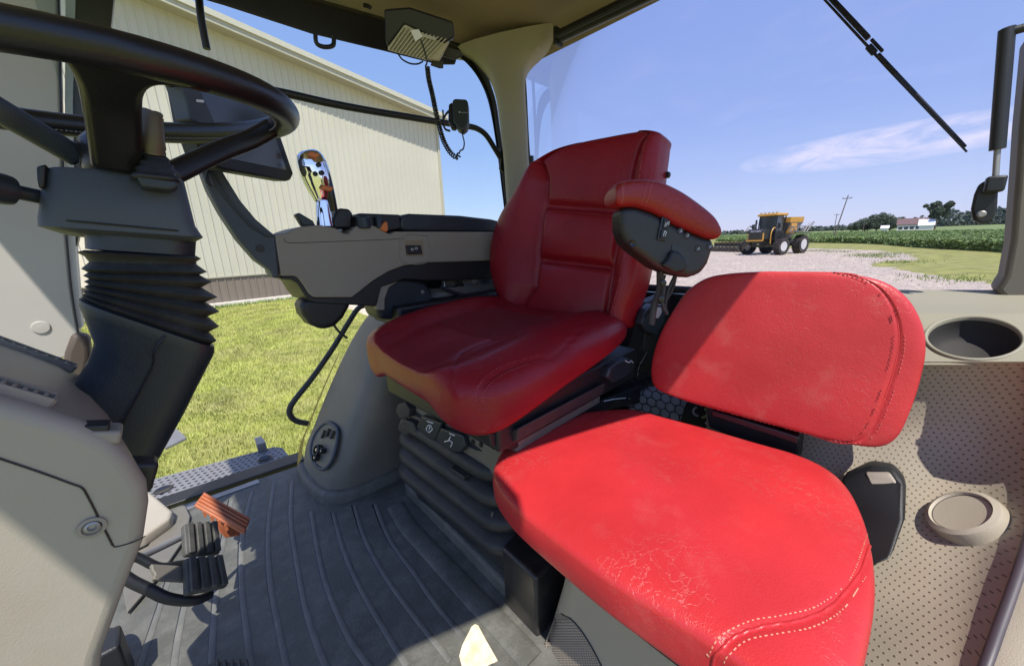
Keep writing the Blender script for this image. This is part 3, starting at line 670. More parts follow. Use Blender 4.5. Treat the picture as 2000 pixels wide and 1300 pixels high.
# corner pillar
cp = thing('corner_pillar', 'beige rear corner pillar flaring into the headliner between side and rear windows', 'pillar')
pn = (-.72, -.69, 0); p0 = Vector((1.05, 1.04, 0))
pl = cr([PN(a, b, pn, p0) for a, b in [(880, 92), (915, 100), (942, 122), (958, 150), (970, 200), (982, 300), (988, 380), (994, 450), (1000, 520)]], 5)
pr = cr([PN(a, b, pn, p0) for a, b in [(1100, 40), (1082, 66), (1060, 92), (1032, 122), (1026, 160), (1030, 240), (1034, 330), (1042, 420), (1048, 520)]], 5)
rings = []
for a, b in zip(pl, pr):
    d = b-a; N_ = Vector((-.72, -.69, 0)); bk = -N_*.09; rings.append([a+bk, a+bk*.35, a+d*.10+N_*.004, a+d*.22+N_*.013, a+d*.45+N_*.018, a+d*.7+N_*.014, a+d*.9+N_*.004, b+bk*.3, b+bk, a+d*.5+bk*1.05])
loft('pillar_trim', rings, mat('pillar_plastic', (.30, .27, .20), .6, .05, 4, .2, 500), cp, autos=50)
tube('door_seal', [PY(a, b, 1.19) for a, b in [(870, 84), (905, 96), (940, 140), (962, 190), (972, 250), (982, 330), (990, 400), (997, 470), (1001, 520)]], .0095, RUB, cp, 8, 6)
tube('window_seal', [PX(a, b, 1.21) for a, b in [(1024, 145), (1027, 200), (1031, 280), (1037, 350), (1043, 420), (1048, 500)]], .006, RUB, cp, 8, 6)
o = box('hinge', PX(1038, 328, 1.18), (.008, 0, 0), (0, .008, 0), (0, 0, .045), BLACK, cp, .003)
box('hinge_arm', PX(1029, 308, 1.18), (.006, 0, 0), (0, .014, 0), (0, 0, .006), BLACK, cp, .002)
# side window + rear window
sw = thing('side_window', 'clear right side window with black edge and curved glass corner', 'window')
fr = [(-.05, .74), (1.17, .74), (1.17, 1.30), (1.10, 1.44), (1.0, 1.5), (-.05, 1.5)]
mesh('glass', [Vector((x, 1.2, z)) for x, z in fr], [tuple(range(len(fr)))], glassmat('side_glass', (.72, .78, .78), .3), sw, smooth=False)
tube('divider_bar', [PY(386, -40, 1.18), PY(392, 30, 1.18), PY(404, 96, 1.18)], .0075, BLACK, sw, 8, 4)
# frit: black dotted glass border following the corner
fo = [PY(a, b, 1.195) for a, b in [(880, 88), (925, 112), (953, 150), (967, 200), (978, 290), (986, 370), (992, 430), (998, 500)]]
fi = [PY(a, b, 1.195) for a, b in [(868, 96), (905, 118), (935, 155), (955, 205), (970, 290), (980, 370), (987, 430), (993, 500)]]
fo, fi = cr(fo, 6), cr(fi, 6); n = len(fo); mesh('frit_border', fo+fi, [(i, i+1, n+i+1, n+i) for i in range(n-1)], BLACKG, sw, smooth=False)
rw = thing('rear_window', 'large lavender tinted rear window behind the seats', 'window')
fr = [(-.16, .64), (1.15, .64), (1.15, 1.5), (-.16, 1.5)]
mesh('glass', [Vector((1.235, y, z)) for y, z in fr], [(0, 1, 2, 3)], glassmat('rear_glass', (.73, .70, .75), .3), rw, smooth=False)
for (y0, z0), (y1, z1) in (((-.16, .64), (1.15, .64)),):
    tube('bottom_seal', [(1.22, y0, z0-.01), (1.22, y1, z1-.01)], .012, RUB, rw, 8, 0)
# wiper outside the rear glass
wi = thing('window_wiper', 'black wiper arm slanting across the rear window glass', 'wiper')
a, b = PX(1600, -12, 1.27), PX(1888, 297, 1.27); d = (b-a).normalized(); nn = d.cross(Vector((1, 0, 0))).normalized()
k1, k2, k3, k4 = a.lerp(b, .33), a.lerp(b, .36), a.lerp(b, .41), a.lerp(b, .44)
slab('blade_rubber', [a-nn*.002, a.lerp(b, .5)-nn*.003, b-nn*.001, b+nn*.002, a.lerp(b, .5)+nn*.002, a+nn*.002], (.004, 0, 0), RUB, wi, 0)
g = Bag(); nn2 = nn if nn.z < 0 else -nn
g.box(a.lerp(b, .17)-nn2*.008, d*((k1-a).length/2), nn*.0048, (.006, 0, 0)); g.box(a.lerp(b, .385)-nn2*.010, d*.02, nn*.003, (.004, 0, 0)); g.box(a.lerp(b, .385), d*.012, nn*.006, (.005, 0, 0))
g.box(a.lerp(b, .7)-nn2*.003, d*((b-k4).length/2), nn*.003, (.005, 0, 0)); g.make('wiper_arm', BLACK, wi, False, .002)
# gas strut of rear window
gs = thing('gas_strut', 'black gas strut with thin rod hanging beside the rear left pillar', 'gas strut')
xg = 1.13; A, B, Cc, D = PX(1967, 56, xg), PX(1948, 292, xg), PX(1944, 350, xg), PX(1941, 365, xg)
tube('cylinder', [A, B], .0100, BLACK, gs, 16, 0); tube('rod', [B, Cc], .0042, STEELD, gs, 10, 0)
box('ball_socket', PX(1943, 360, xg), (.012, 0, 0), (0, .012, 0), (0, 0, .014), BLACK, gs, .004)
slab('hinge_plate', [PX(a, b, xg+.01) for a, b in [(1912, 360), (1930, 350), (1948, 348), (1950, 375), (1948, 410), (1938, 432), (1918, 438), (1900, 430), (1897, 408), (1903, 380)]], (.012, 0, 0), BLACK, gs, .004)
lathe('pivot_bolt', PX(1917, 418, xg), (-1, 0, 0), [(.006, 0), (.006, .003), (.004, .005), (.001, .005)], STEELD, gs, 16)
tube('top_pin', [PX(1967, 64, xg), PX(2010, 52, xg)], .007, BLACK, gs, 8, 0)
# rear left pillar
dp = thing('rear_pillar', 'grey beige rear left pillar at the right edge behind the strut', 'pillar')
xd = 1.16
slab('pillar_trim', [PX(a, b, xd) for a, b in [(1945, 566), (1962, 540), (1975, 470), (1986, 330), (1992, 240), (2010, 60), (2120, 60), (2120, 620), (1985, 612)]], (.08, 0, 0), mat('shaded_pillar_plastic', (.12, .105, .085), .6, .05, 4, .2, 500), dp, .008)  # darker copy of the pillar plastic, shade put into its base colour
# lower rear wall and side sill (dark carcass of the cab)
cw = thing('cab_body', 'dark lower rear wall of the cab behind the seats', 'cab body')
box('rear_panel', (1.235, .50, .30), (.02, 0, 0), (0, .68, 0), (0, 0, .315), BLACK, cw, .005)
box('side_lower_wall', (.92, 1.235, .50), (.32, 0, 0), (0, .02, 0), (0, 0, .24), BLACK, cw, .004)
box('floor_pan', (.42, .60, -.045), (.82, 0, 0), (0, .80, 0), (0, 0, .035), BLACK, cw, .004)
# =================================================================== FLOOR MAT
fm_ = thing('floor_mat', 'dusty dark rubber floor mat with long curved ribs', 'floor mat')
mp_ = [(-.60, -.20), (1.2, -.20), (1.2, 1.05), (.62, 1.14), (.36, 1.36), (.30, 1.49), (-.13, 1.545), (-.60, 1.56)]
slab('mat_sheet', [Vector((x, y, -.006)) for x, y in mp_], (0, 0, .006), MATT, fm_, .002)
ribs = [[(535, 943), (524, 1030), (527, 1130), (545, 1230), (562, 1310)], [(571, 937), (568, 1010), (580, 1100), (600, 1200), (640, 1310)],
        [(608, 997), (622, 1080), (640, 1150), (680, 1240), (728, 1310)], [(651, 1000), (670, 1070), (700, 1140), (740, 1210), (795, 1300)],
        [(692, 985), (712, 1050), (750, 1120), (800, 1190), (880, 1290)], [(733, 985), (760, 1050), (810, 1120), (860, 1190), (960, 1300)],
        [(492, 960), (474, 1040), (471, 1130), (480, 1220), (492, 1310)], [(452, 975), (432, 1080), (420, 1180), (412, 1310)],
        [(395, 1030), (372, 1130), (350, 1230), (338, 1310)], [(330, 1130), (300, 1220), (270, 1310)]]
for k, r_ in enumerate(ribs):
    tube('rib', [PZ(a, b, .0008) for a, b in r_], .0062, RIBM, fm_, 8, 8, flat=.20, upv=(0, 0, 1))
    tube('rib_groove', [PZ(a-5, b, .0008)-Vector((0, 0, .0006)) for a, b in r_], .0028, BLACKG, fm_, 6, 8, flat=.4, upv=(0, 0, 1))
# raised border by the seat plinth
tube('border_ridge', [PZ(a, b, .002) for a, b in [(772, 985), (800, 1030), (860, 1095), (920, 1160), (1000, 1245), (1040, 1290)]], .026, MATT, fm_, 12, 8, flat=.16, upv=(0, 0, 1))
lf = thing('paper_scrap', 'scrap of pale yellow paper lying on the sunlit mat', 'paper')
P = [PZ(a, b, .004) for a, b in [(897, 1281), (903, 1262), (921, 1227), (928, 1221), (934, 1222), (950, 1250), (972, 1287), (955, 1296), (930, 1308), (905, 1312)]]
slab('sheet', [p+Vector((0, 0, .004*math.sin(7*k))) for k, p in enumerate(P)], (0, 0, .0012), mat('yellow_paper', (.70, .62, .42), .8, .3, 45, dirt=(.45, .35, .15), dirt_amt=.6, dscale=40), lf, 0)
# door sill and outside step
ds = thing('door_sill', 'black door sill with pale worn steel strip along the mat edge', 'door sill')
a, b, c, d = PZ(300, 1004, -.005), PZ(592, 900, -.005), PZ(575, 893, -.02), PZ(300, 985, -.02)
slab('sill_rubber', [PZ(q, r_, -.004) for q, r_ in [(280, 1002), (596, 896), (588, 880), (280, 982)]], (0, 0, -.03), BLACK, ds, .004)
slab('steel_strip', [PZ(q, r_, .001) for q, r_ in [(348, 996), (370, 985), (503, 936), (508, 942), (420, 974), (350, 1003)]], (0, 0, .002), STEELD, ds, 0)
st = thing('step_platform', 'grey perforated steel step outside the far door sill', 'step')
PERF = dots('perforated_steel', (.17, .17, .175), (.008, .008, .01), .022, .026, .0058, .55, 1.)
z0 = -.09; q = [PZ(290, 938, z0), PZ(535, 872, z0), PZ(552, 874, z0), PZ(575, 905, z0), PZ(330, 1000, z0), PZ(290, 1010, z0)]
o = fixn(mesh('tread_plate', q+[p-Vector((0, 0, .02)) for p in q], [tuple(range(6)), tuple(range(11, 5, -1))]+[(i, i+6, (i+1) % 6+6, (i+1) % 6) for i in range(6)], PERF, st, smooth=False))
l = o.data.uv_layers.new(name='UVMap'); e = (q[1]-q[0]).normalized(); e2 = Vector((-e.y, e.x, 0))
for lp in o.data.loops: v = o.data.vertices[lp.vertex_index].co-q[0]; l.data[lp.index].uv = (v.dot(e)+5, v.dot(e2)+5)
for (a, b) in ((518, 896), (319, 956)): lathe('drain_hole', PZ(a, b, z0+.001), (0, 0, 1), [(.028, 0), (.030, .002), (.024, .003), (.018, .0005), (.001, .0005)], BLACKG, st, 24)
slab('toe_bracket', [PZ(a, b, z0) for a, b in [(500, 870), (505, 885), (523, 880), (515, 868)]], (0, 0, .045), STEELD, st, .003)
lt = thing('lower_step', 'small dark steel ladder step over the grass below the platform', 'step')
slab('tread', [PZ(a, b, -.5) for a, b in [(310, 845), (345, 836), (364, 854), (322, 874)]], (0, 0, -.02), STEELD, lt, .003)
# beige sill wedge beside the pedals
wd_ = thing('footwell_panel', 'sand coloured plastic wedge between sill and brake pedals', 'trim panel')
slab('panel', [PZ(a, b, .01) for a, b in [(270, 985), (296, 975), (342, 1015), (338, 1030), (285, 1068), (230, 1090)]], (0, 0, .035), BEIGE, wd_, .008)
slab('panel_flat', [PZ(a, b, .005) for a, b in [(338, 1002), (362, 990), (372, 1010), (365, 1050), (310, 1130), (250, 1200), (230, 1100), (290, 1070)]], (0, 0, .008), FEND, wd_, .002)
# =================================================================== FENDER COVER (far wheel arch)
fc = thing('fender_cover', 'grey brown moulded wheel arch cover rising from the mat to the console', 'fender cover')
Lp = [(590, 912, 1.44), (596, 870, 1.44), (612, 830, 1.43), (638, 765, 1.41), (672, 690, 1.38), (705, 632, 1.35), (735, 598, 1.31), (760, 580, 1.27), (800, 560, 1.22)]
Lw = cr([PY(a, b, y) for a, b, y in Lp], 6); rings = []
z_base = Lw[0].z
for i, p in enumerate(Lw):
    t = i/(len(Lw)-1); yf = 1.16-.10*t; z = p.z if i else .0
    z = max(z, 0.)
    xr = p.x
    ring = [Vector((xr+.004, p.y, z)), Vector((xr-.004, p.y-.03, z)), Vector((xr-.008, p.y-.12, z)), Vector((xr+.0, yf+.06, z)), Vector((xr+.02, yf+.02, z)), Vector((xr+.06, yf-.008, z)), Vector((xr+.14, yf-.02, z)), Vector((xr+.3, yf-.02, z)), Vector((xr+.9, yf-.0, z))]
    rings.append(cr(ring, 5))
loft('arch_panel', rings, FEND, fc, closed=False, uv=False)
# yellow tractor bodywork edge showing beside the cover
ye = [p+Vector((-.012, .02, 0)) for p in Lw[:24]]; n = len(ye)
mesh('outer_edge', ye+[p+Vector((.03, .05, .0)) for p in ye], [(i, i+1, n+i+1, n+i) for i in range(n-1)], mat('ochre_edge', (.45, .33, .10), .5, .1), fc)
# rubber foot round its base
R0 = rings[0]; rr = []
for dz, off in ((.0, .020), (.025, .018), (.034, .013), (.038, .004), (.038, -.01)):
    ring = []
    for k, p in enumerate(R0):
        tg = (R0[min(k+1, len(R0)-1)]-R0[max(k-1, 0)]); nrm2 = Vector((tg.y, -tg.x, 0)).normalized(); 
        ring.append(Vector((p.x, p.y, dz))-nrm2*(-off if nrm2.x < 0 or nrm2.y < 0 else off))
    rr.append(ring)
loft('rubber_foot', rr, MATT, fc, closed=False)
# socket recess
def fpt(px, py, off=0):
    d = ray(px, py); n_ = Vector((-1, -.15, .35)).normalized(); p0_ = PY(640, 860, 1.32); return PN(px, py, n_, p0_)-n_*(-off)
base = PX(640, 868, PY(625, 868, 1.33).x)
best = min(((proj(p)[0]-638)**2+(proj(p)[1]-868)**2, i, k) for i, r_ in enumerate(rings) for k, p in enumerate(r_))
_, bi, bk_ = best; ctr = rings[bi][bk_]
SN = (rings[bi+2][bk_]-rings[bi-2][bk_]).cross(rings[bi][min(bk_+2, len(rings[bi])-1)]-rings[bi][bk_-2]).normalized(); SN = SN if SN.dot(C0-ctr) > 0 else -SN
rim = [(620, 848), (640, 826), (658, 832), (665, 845), (662, 868), (652, 900), (636, 916), (620, 905), (612, 880)]
P = [PN(a, b, SN, ctr)+SN*.008 for a, b in rim]
tube('socket_bezel', P, .006, BLUEG, fc, 8, 5, closed=True)
slab('socket_plate', P, -SN*.01, FEND, fc, .002, smooth_out=4)
g = Bag()
for (a, b) in ((636, 845), (645, 842), (654, 846)): g.bar(PN(a, b+10, SN, ctr)+SN*.014, PN(a+6, b-4, SN, ctr)+SN*.014, .005, 8)
g.each('socket_slot', BLACK, fc)
for (a, b, r_) in ((632, 878, .017), (628, 893, .012), (641, 880, .009)):
    lathe('socket', PN(a, b, SN, ctr)+SN*.014, SN, [(r_, -.002), (r_*1.1, .012), (r_*.8, .014), (r_*.7, .006), (.001, .006)], BLACK, fc, 18)
    lathe('socket_pin', PN(a, b, SN, ctr)+SN*.02, SN, [(r_*.3, 0), (r_*.3, .006), (.001, .006)], STEEL, fc, 10)
# outside handrail
hr = thing('handrail', 'thin black tube handrail curving down outside over the grass', 'handrail')
tube('rail', [PY(a, b, 1.5) for a, b in [(735, 592), (712, 596), (698, 604), (682, 628), (650, 680), (612, 735), (578, 778), (566, 798), (568, 812), (580, 822), (604, 827)]], .0105, RUB, hr, 10, 8)
tube('latch_strap', [PY(a, b, 1.35) for a, b in [(648, 628), (660, 645), (678, 660)]], .005, BLACK, hr, 6, 4, flat=.5)
# left hand end post of the windscreen
ap = thing('front_pillar', 'wide pale grey front pillar panel with round screw cap', 'pillar')
ya = 1.22
slab('pillar_panel', [PY(a, b, ya) for a, b in [(-60, -30), (110, -30), (116, 200), (122, 400), (136, 560), (152, 650), (158, 690), (120, 700), (-60, 662)]], (0, .06, 0), PALEG, ap, .003)
slab('edge_strip', [PY(a, b, ya+.005) for a, b in [(128, -30), (148, -30), (142, 200), (148, 500), (160, 640), (150, 640), (134, 540), (126, 300)]], (0, .05, 0), mat('white_strip', (.5, .5, .48), .5), ap, 0)
slab('dark_glass_edge', [PY(a, b, ya+.01) for a, b in [(146, -30), (225, -30), (216, 60), (205, 200), (185, 330), (150, 480), (142, 300)]], (0, .03, 0), mat('tinted_brown_trim', (.06, .052, .035), .35, .4, 9), ap, 0)
slab('lower_boot', [PY(a, b, ya-.02) for a, b in [(140, 650), (175, 655), (178, 700), (165, 760), (120, 740), (125, 690)]], (0, .04, 0), mat('brown_boot', (.08, .06, .045), .6), ap, .01)
lathe('screw_cap', PY(80, 639, ya), (0, -1, 0), [(.0125, -.002), (.013, .0015), (.0118, .0028), (.001, .0034)], PALEG, ap, 32)
tube('panel_seam', [PY(a, b, ya-.001) for a, b in [(114, -20), (119, 200), (126, 400), (139, 560), (153, 650)]], .0016, BLACK, ap, 6, 4)
# =================================================================== FRONT COWL
cwl = thing('front_console', 'large sand grey front console with slotted top vents and round screw', 'console')
yc = .47
co_ = [(-90, 752), (0, 780), (90, 806), (160, 828), (222, 858), (262, 898), (292, 945), (296, 985), (285, 1060), (250, 1150), (205, 1275), (190, 1400), (-90, 1500)]
slab('side_panel', [PY(a, b, yc) for a, b in co_], PY(150, 727, .74)-PY(222, 858, .47), mat('console_plastic', (.315, .285, .23), .5, .06, 3, .12, 650, dirt=(.27, .21, .15), dirt_amt=.4), cwl, .022, 5, smooth_out=0)
for nm, P, r_ in (('panel_seam', [(-20, 889), (0, 895), (80, 922), (140, 944), (160, 952), (172, 970), (195, 1015), (220, 1064)], .0009), ('panel_seam', [(220, 1064), (228, 1067), (262, 1057), (284, 1046)], .0006)):
    tube(nm, [PY(a, b, yc-.0003) for a, b in P], r_, BLACK, cwl, 6, 4)
lathe('screw_recess', PY(180, 1028, yc), (0, -1, 0), [(.0095, -.001), (.0092, .0022), (.0066, .0026), (.0060, .0008), (.001, .0006)], BEIGE2, cwl, 24)
lathe('screw', PY(180, 1027, yc-.001), (0, -1, 0), [(.0052, 0), (.005, .002), (.003, .003), (.0022, .0008), (.001, .0008)], STEELD, cwl, 16)
# slotted vents: near row and far row on the top
def ventrow(pts, y, n_, w_, h_):
    P = [PY(a, b, y) for a, b in pts]; P = cr(P, 10)
    L_ = P[-1]-P[0]; U_ = L_.normalized(); g1 = Bag(); g2 = Bag()
    upn = U_.cross(Vector((0, 1, 0))); upn = upn if upn.z > 0 else -upn
    g1.box((P[0]+P[-1])/2+upn*.001, L_/2, (0, w_, 0), upn*.0015)
    for k in range(n_+1):
        c = P[0].lerp(P[-1], k/n_)+upn*.0035; g2.box(c, U_*.0016+Vector((0, .0, 0)), (0, w_, 0), upn*.004)
    for sd in (-1, 1): g2.box((P[0]+P[-1])/2+Vector((0, sd*w_, 0))+upn*.004, L_/2, (0, .0016, 0), upn*.0045)
    g1.make('vent_slot', BLACKG, cwl); g2.make('vent_rib', BEIGE2, cwl, True, .0008)
ventrow([(-30, 754), (98, 790)], .50, 6, .010, .01)
ventrow([(-30, 664), (140, 724)], .725, 8, .008, .01)
box('switch_housing', PY(174, 838, .485), (.012, 0, -.004), (0, .009, 0), (.002, 0, .006), BLACK, cwl, .002)
box('switch_base', PY(172, 846, .488), (.02, 0, -.008), (0, .014, 0), (.002, 0, .006), BEIGE2, cwl, .003)
box('side_socket', PY(268, 925, .50), (.012, 0, -.006), (0, .012, 0), (.006, 0, .014), BLACK, cwl, .004)
box('side_socket_plug', PY(283, 943, .505), (.006, 0, -.002), (0, .006, 0), (.001, 0, .004), PALEG, cwl, .001)
tube('floor_cable', [PZ(a, b, .05) for a, b in [(195, 1320), (190, 1270), (205, 1238), (225, 1245), (232, 1290), (228, 1330)]], .010, BLACK, cwl, 8, 6)
box('lower_bracket', PZ(205, 1300, .06), (.03, 0, 0), (0, .03, 0), (0, 0, .05), BLACK, cwl, .006)
# =================================================================== STEERING COLUMN AND WHEEL
sc_ = thing('steering_column', 'blue grey steering column on ribbed black boot with leather wrapped wheel', 'steering column')
def ring2(Lq, Rq, y, hy, rad, inset=0):
    a, b = PY(Lq[0], Lq[1], y), PY(Rq[0], Rq[1], y); ax = (b-a)/2; u_ = ax.normalized(); ax = ax-u_*inset
    return rrect((a+b)/2+Vector((0, hy, 0)), ax, (0, hy-inset, 0), rad, 7)
yp = .60
pod = [ring2((84, 330), (352, 345), yp, .085, .014, .012), ring2((80, 322), (356, 340), yp, .085, .016, .003), ring2((78, 330), (362, 352), yp, .085, .016, 0), ring2((68, 410), (384, 440), yp, .088, .016, 0), ring2((66, 422), (392, 452), yp, .090, .016, 0),
       ring2((67, 440), (400, 463), yp, .090, .016, .0), ring2((72, 446), (398, 472), yp, .09, .016, .006), ring2((90, 450), (390, 476), yp, .09, .016, .02)]
loft('column_pod', pod, BLUEG, sc_, autos=50)
tube('pod_seam', [p+Vector((0, -.0004, 0)) for p in ring2((66, 425), (393, 455), yp, .0905, .03, -.0004)], .0011, BLACK, sc_, 6, 0, closed=True)
hubb = [ring2((150, 312), (245, 318), .64, .04, .02, 0), ring2((152, 280), (240, 285), .64, .04, .02, 0), ring2((158, 255), (236, 258), .645, .038, .02, .002), ring2((162, 246), (232, 250), .645, .038, .02, .008)]
loft('column_neck', hubb, BLUEG, sc_, autos=60)
neck = [ring2((158, 455), (388, 470), .61, .075, .03), ring2((160, 485), (386, 500), .61, .075, .03)]
loft('lower_collar', neck, BLUED, sc_, autos=60)
folds = [((148, 487), (392, 498), .012), ((142, 492), (398, 505), 0), ((150, 500), (394, 512), .010), ((158, 512), (396, 517), .012), ((152, 526), (410, 532), 0), ((158, 533), (400, 538), .010), ((156, 540), (420, 552), 0), ((160, 546), (404, 564), .010),
         ((158, 552), (431, 583), 0), ((161, 557), (410, 595), .010), ((159, 562), (435, 612), 0), ((161, 567), (414, 624), .009), ((157, 572), (434, 642), 0), ((159, 577), (418, 655), .008), ((155, 580), (429, 671), 0), ((156, 585), (420, 679), .006)]
rg = []
for Lq, Rq, i_ in folds: rg.append(ring2(Lq, Rq, .605-.0+i_*.8, .08-i_*.5, .028, i_*.3))
loft('column_boot', rg, mat('boot_rubber', (.032, .034, .034), .55, .12, 8, .3, 250, dirt=(.16, .15, .12), dirt_amt=.45, dscale=9), sc_, autos=60)
low = [ring2((158, 582), (418, 678), .612, .074, .03), ring2((147, 588), (425, 683), .605, .08, .03), ring2((146, 600), (425, 694), .605, .08, .03), ring2((152, 612), (421, 704), .607, .078, .03), ring2((178, 678), (388, 768), .615, .072, .03), ring2((165, 720), (365, 815), .617, .07, .03), ring2((112, 805), (290, 950), .62, .068, .03), ring2((90, 850), (270, 1010), .62, .066, .03)]
loft('lower_shroud', low, BLUED, sc_, autos=50)
tube('shroud_seam', [PY(a, b, .603) for a, b in [(322, 655), (300, 690)]]+[PY(a, b, .613) for a, b in [(296, 720), (228, 850)]], .0011, BLACK, sc_, 6, 3)
# wheel
P1, P2, P3 = PY(215, 97, .46), PY(300, 258, .85), PY(556, 238, .645)
def circ3(a, b, c):
    ab, ac = b-a, c-a; n_ = ab.cross(ac); q = (n_.cross(ab)*ac.length_squared+ac.cross(n_)*ab.length_squared)/(2*n_.length_squared); return a+q, q.length, n_.normalized()
wc, wr, wnn = circ3(P1, P2, P3); X = (P1-wc).normalized(); Y = wnn.cross(X)
def wp(q, r_=1.): return wc+(X*math.cos(q)+Y*math.sin(q))*wr*r_
LEA = mat('black_wheel_leather', (.008, .008, .010), .34, .1, 12, .15, 420)
tube('steering_wheel', [wp(2*math.pi*k/72) for k in range(72)], .0150, LEA, sc_, 20, 0, closed=True)
# find angle per point helper
def ang(p): v = p-wc; return math.atan2(v.dot(Y), v.dot(X))
ax0 = -wnn if wnn.z > 0 else wnn   # downward axis
g = Bag()
# stitched seam on the inner underside
for k in range(260):
    q = 2*math.pi*k/260; q2 = q+.012; inn = -(X*math.cos(q)+Y*math.sin(q)); o_ = inn*.0145+ax0*.0085
    if k % 2: g.bar(wp(q)+o_+ax0*.001, wp(q2)+o_*1.12, .0009, 4)
    else: g.bar(wp(q)+o_*1.12, wp(q2)+o_+ax0*.001, .0009, 4)
sw_ = bpy.data.objects['steering_wheel']; g.make('wheel_stitching', mat('grey_thread', (.12, .12, .12), .7), sw_)
hub = PY(245, 318, .66)
def spoke(q, wd0, wd1, th, m=LEA, e0=None):
    a = wp(q, .97)+ax0*.004; b = hub+(a-hub)*(.12 if e0 is None else e0)
    md = a.lerp(b, .22)+ax0*.018; md2 = a.lerp(b, .55)+ax0*.012; path = cr([a, md, md2, b], 6); rings = []; T = (X*-math.sin(q)+Y*math.cos(q)); n = len(path)
    for i, p in enumerate(path):
        t = i/(n-1); tg = (path[min(i+1, n-1)]-path[max(i-1, 0)]).normalized(); nn_ = tg.cross(T).normalized(); wd = wd0*(1-t)**3*1.6+wd1*(1-(1-t)**3)
        rings.append(rrect(p, T*wd, nn_*th, th*.9, 4))
    return loft('spoke', rings, m, sw_)
def spoke2(P, W, th, m=LEA):
    path = cr(P, 8); n = len(path); rings = []
    for i, p in enumerate(path):
        t = i/(n-1); tg = (path[min(i+1, n-1)]-path[max(i-1, 0)]).normalized(); v = (p-C0).normalized(); T = tg.cross(v).normalized(); nn_ = tg.cross(T).normalized(); wd = W(t)
        rings.append(rrect(p, T*wd, nn_*th, th*.9, 5))
    return loft('spoke', rings, m, sw_)
spoke2([PY(212, 100, .475), PY(214, 150, .50), PY(220, 210, .54), PY(230, 325, .60)], lambda t: .0205+.045*(1-t)**7-.001*t, .008)
spoke2([PY(530, 250, .68), PY(490, 272, .675), PY(430, 295, .66), PY(330, 342, .625)], lambda t: .0125, .009)
spoke2([PY(-60, 182, .62), PY(0, 217, .63), PY(70, 258, .65), PY(150, 305, .67)], lambda t: .012, .010, BLUEG)
loft('wheel_hub', [rrect(hub+Vector((0, 0, dz)), (.036*s_, 0, 0), (0, .036*s_, 0), .03*s_, 6) for dz, s_ in ((-.03, 1.), (.0, 1.), (.02, .95), (.03, .7))], LEA, sw_)
# shuttle lever with boot
bs = PY(305, 335, .60)
for k, (b_, s_) in enumerate(((352, .0215), (342, .021), (333, .017), (328, .0175), (320, .0135), (315, .014), (304, .010))): pass
rg = [rrect(PY(305, yy, .588), (s_, 0, -.001), (0, s_*.9, 0), s_*.6, 4) for yy, s_ in ((354, .020), (346, .020), (340, .0155), (334, .017), (328, .013), (322, .0145), (316, .0105), (310, .0115), (303, .008), (296, .008))]
o = loft('lever_boot', rg, BLACK, sc_)
slab('lever_bezel', [PY(a, b, .572) for a, b in [(262, 338), (345, 352), (350, 366), (335, 372), (278, 366)]], (0, .05, 0), BLUED, sc_, .003)
tube('lever_knob', [PY(302, 300, .583), PY(297, 270, .578), PY(294, 230, .576), PY(294, 226, .576)], lambda t: .0105 if t > .1 else .009, mat('grey_brown_knob', (.10, .085, .07), .4, .1), sc_, 18, 4)
# stalk on the left
lathe('stalk', PY(76, 384, .62), PY(-30, 362, .60)-PY(76, 384, .62), [(.007, 0), (.007, .018), (.0135, .019), (.0145, .024), (.0145, .07), (.001, .071)], BLUED, sc_, 20)
slab('stalk_bracket', [PY(a, b, .60) for a, b in [(70, 325), (90, 320), (88, 366), (76, 368), (72, 352)]], (0, .03, 0), BLACK, sc_, .002)
# =================================================================== PEDALS
def pedal_pad(name, quad, n_, p0_, th, m, par, nr=4, nd=4):
    Q = [PN(a, b, n_, p0_) for a, b in quad]; N_ = Vector(n_).normalized(); N_ = N_ if (C0-Q[0]).dot(N_) > 0 else -N_
    o = slab(name, Q, -N_*th, m, par, .004); g = Bag()
    for k in range(nr):
        s = (k+.5)/nr; a = Q[0].lerp(Q[1], s); b = Q[3].lerp(Q[2], s); w_ = (Q[1]-Q[0])/(nr)*.33
        g.box((a+b)/2+N_*.003, (b-a)/2*.97, w_, N_*.0035)
    g.make('pad_rib', m, o, True, .0015); return o
bp = thing('brake_pedals', 'pair of ribbed black rubber brake pads on curved arms', 'pedals')
pn_ = (.62, -.50, .60); pc = PZ(400, 1085, .20)
PADM = mat('pedal_rubber', (.055, .055, .05), .6, .15, 20, .3, 300, dirt=(.16, .14, .11), dirt_amt=.4, dscale=20)
pedal_pad('pedal_pad', [(360, 1022), (424, 1018), (432, 1078), (364, 1082)], pn_, pc+Vector((-.01, .03, 0)), .014, PADM, bp)
pedal_pad('pedal_pad', [(364, 1088), (434, 1084), (447, 1142), (366, 1158)], pn_, pc, .014, PADM, bp)
tube('pedal_arm', [PN(a, b, pn_, pc-Vector(pn_)*.03) for a, b in [(410, 1160), (380, 1172), (330, 1168), (290, 1150), (250, 1130), (200, 1090)]], .011, BLACK, bp, 10, 8, flat=.8)
tube('pedal_arm', [PN(a, b, pn_, pc-Vector(pn_)*.035) for a, b in [(400, 1095), (350, 1102), (310, 1106), (270, 1088), (220, 1070)]], .008, BLACK, bp, 10, 8)
tube('pedal_arm', [PN(a, b, pn_, pc-Vector(pn_)*.05) for a, b in [(380, 1036), (340, 1056), (290, 1080), (240, 1100)]], .0065, STEELD, bp, 8, 6)
slab('pedal_latch', [PN(a, b, pn_, pc-Vector(pn_)*.02) for a, b in [(296, 1100), (364, 1104), (364, 1134), (300, 1130), (304, 1120), (298, 1112)]], Vector(pn_)*-.008, FEND, bp, .002)
ac_ = thing('throttle_pedal', 'orange brown ribbed foot pedal tilted above the mat', 'pedal')
n2 = (.35, -.35, .85); pc2 = PZ(435, 1005, .16)
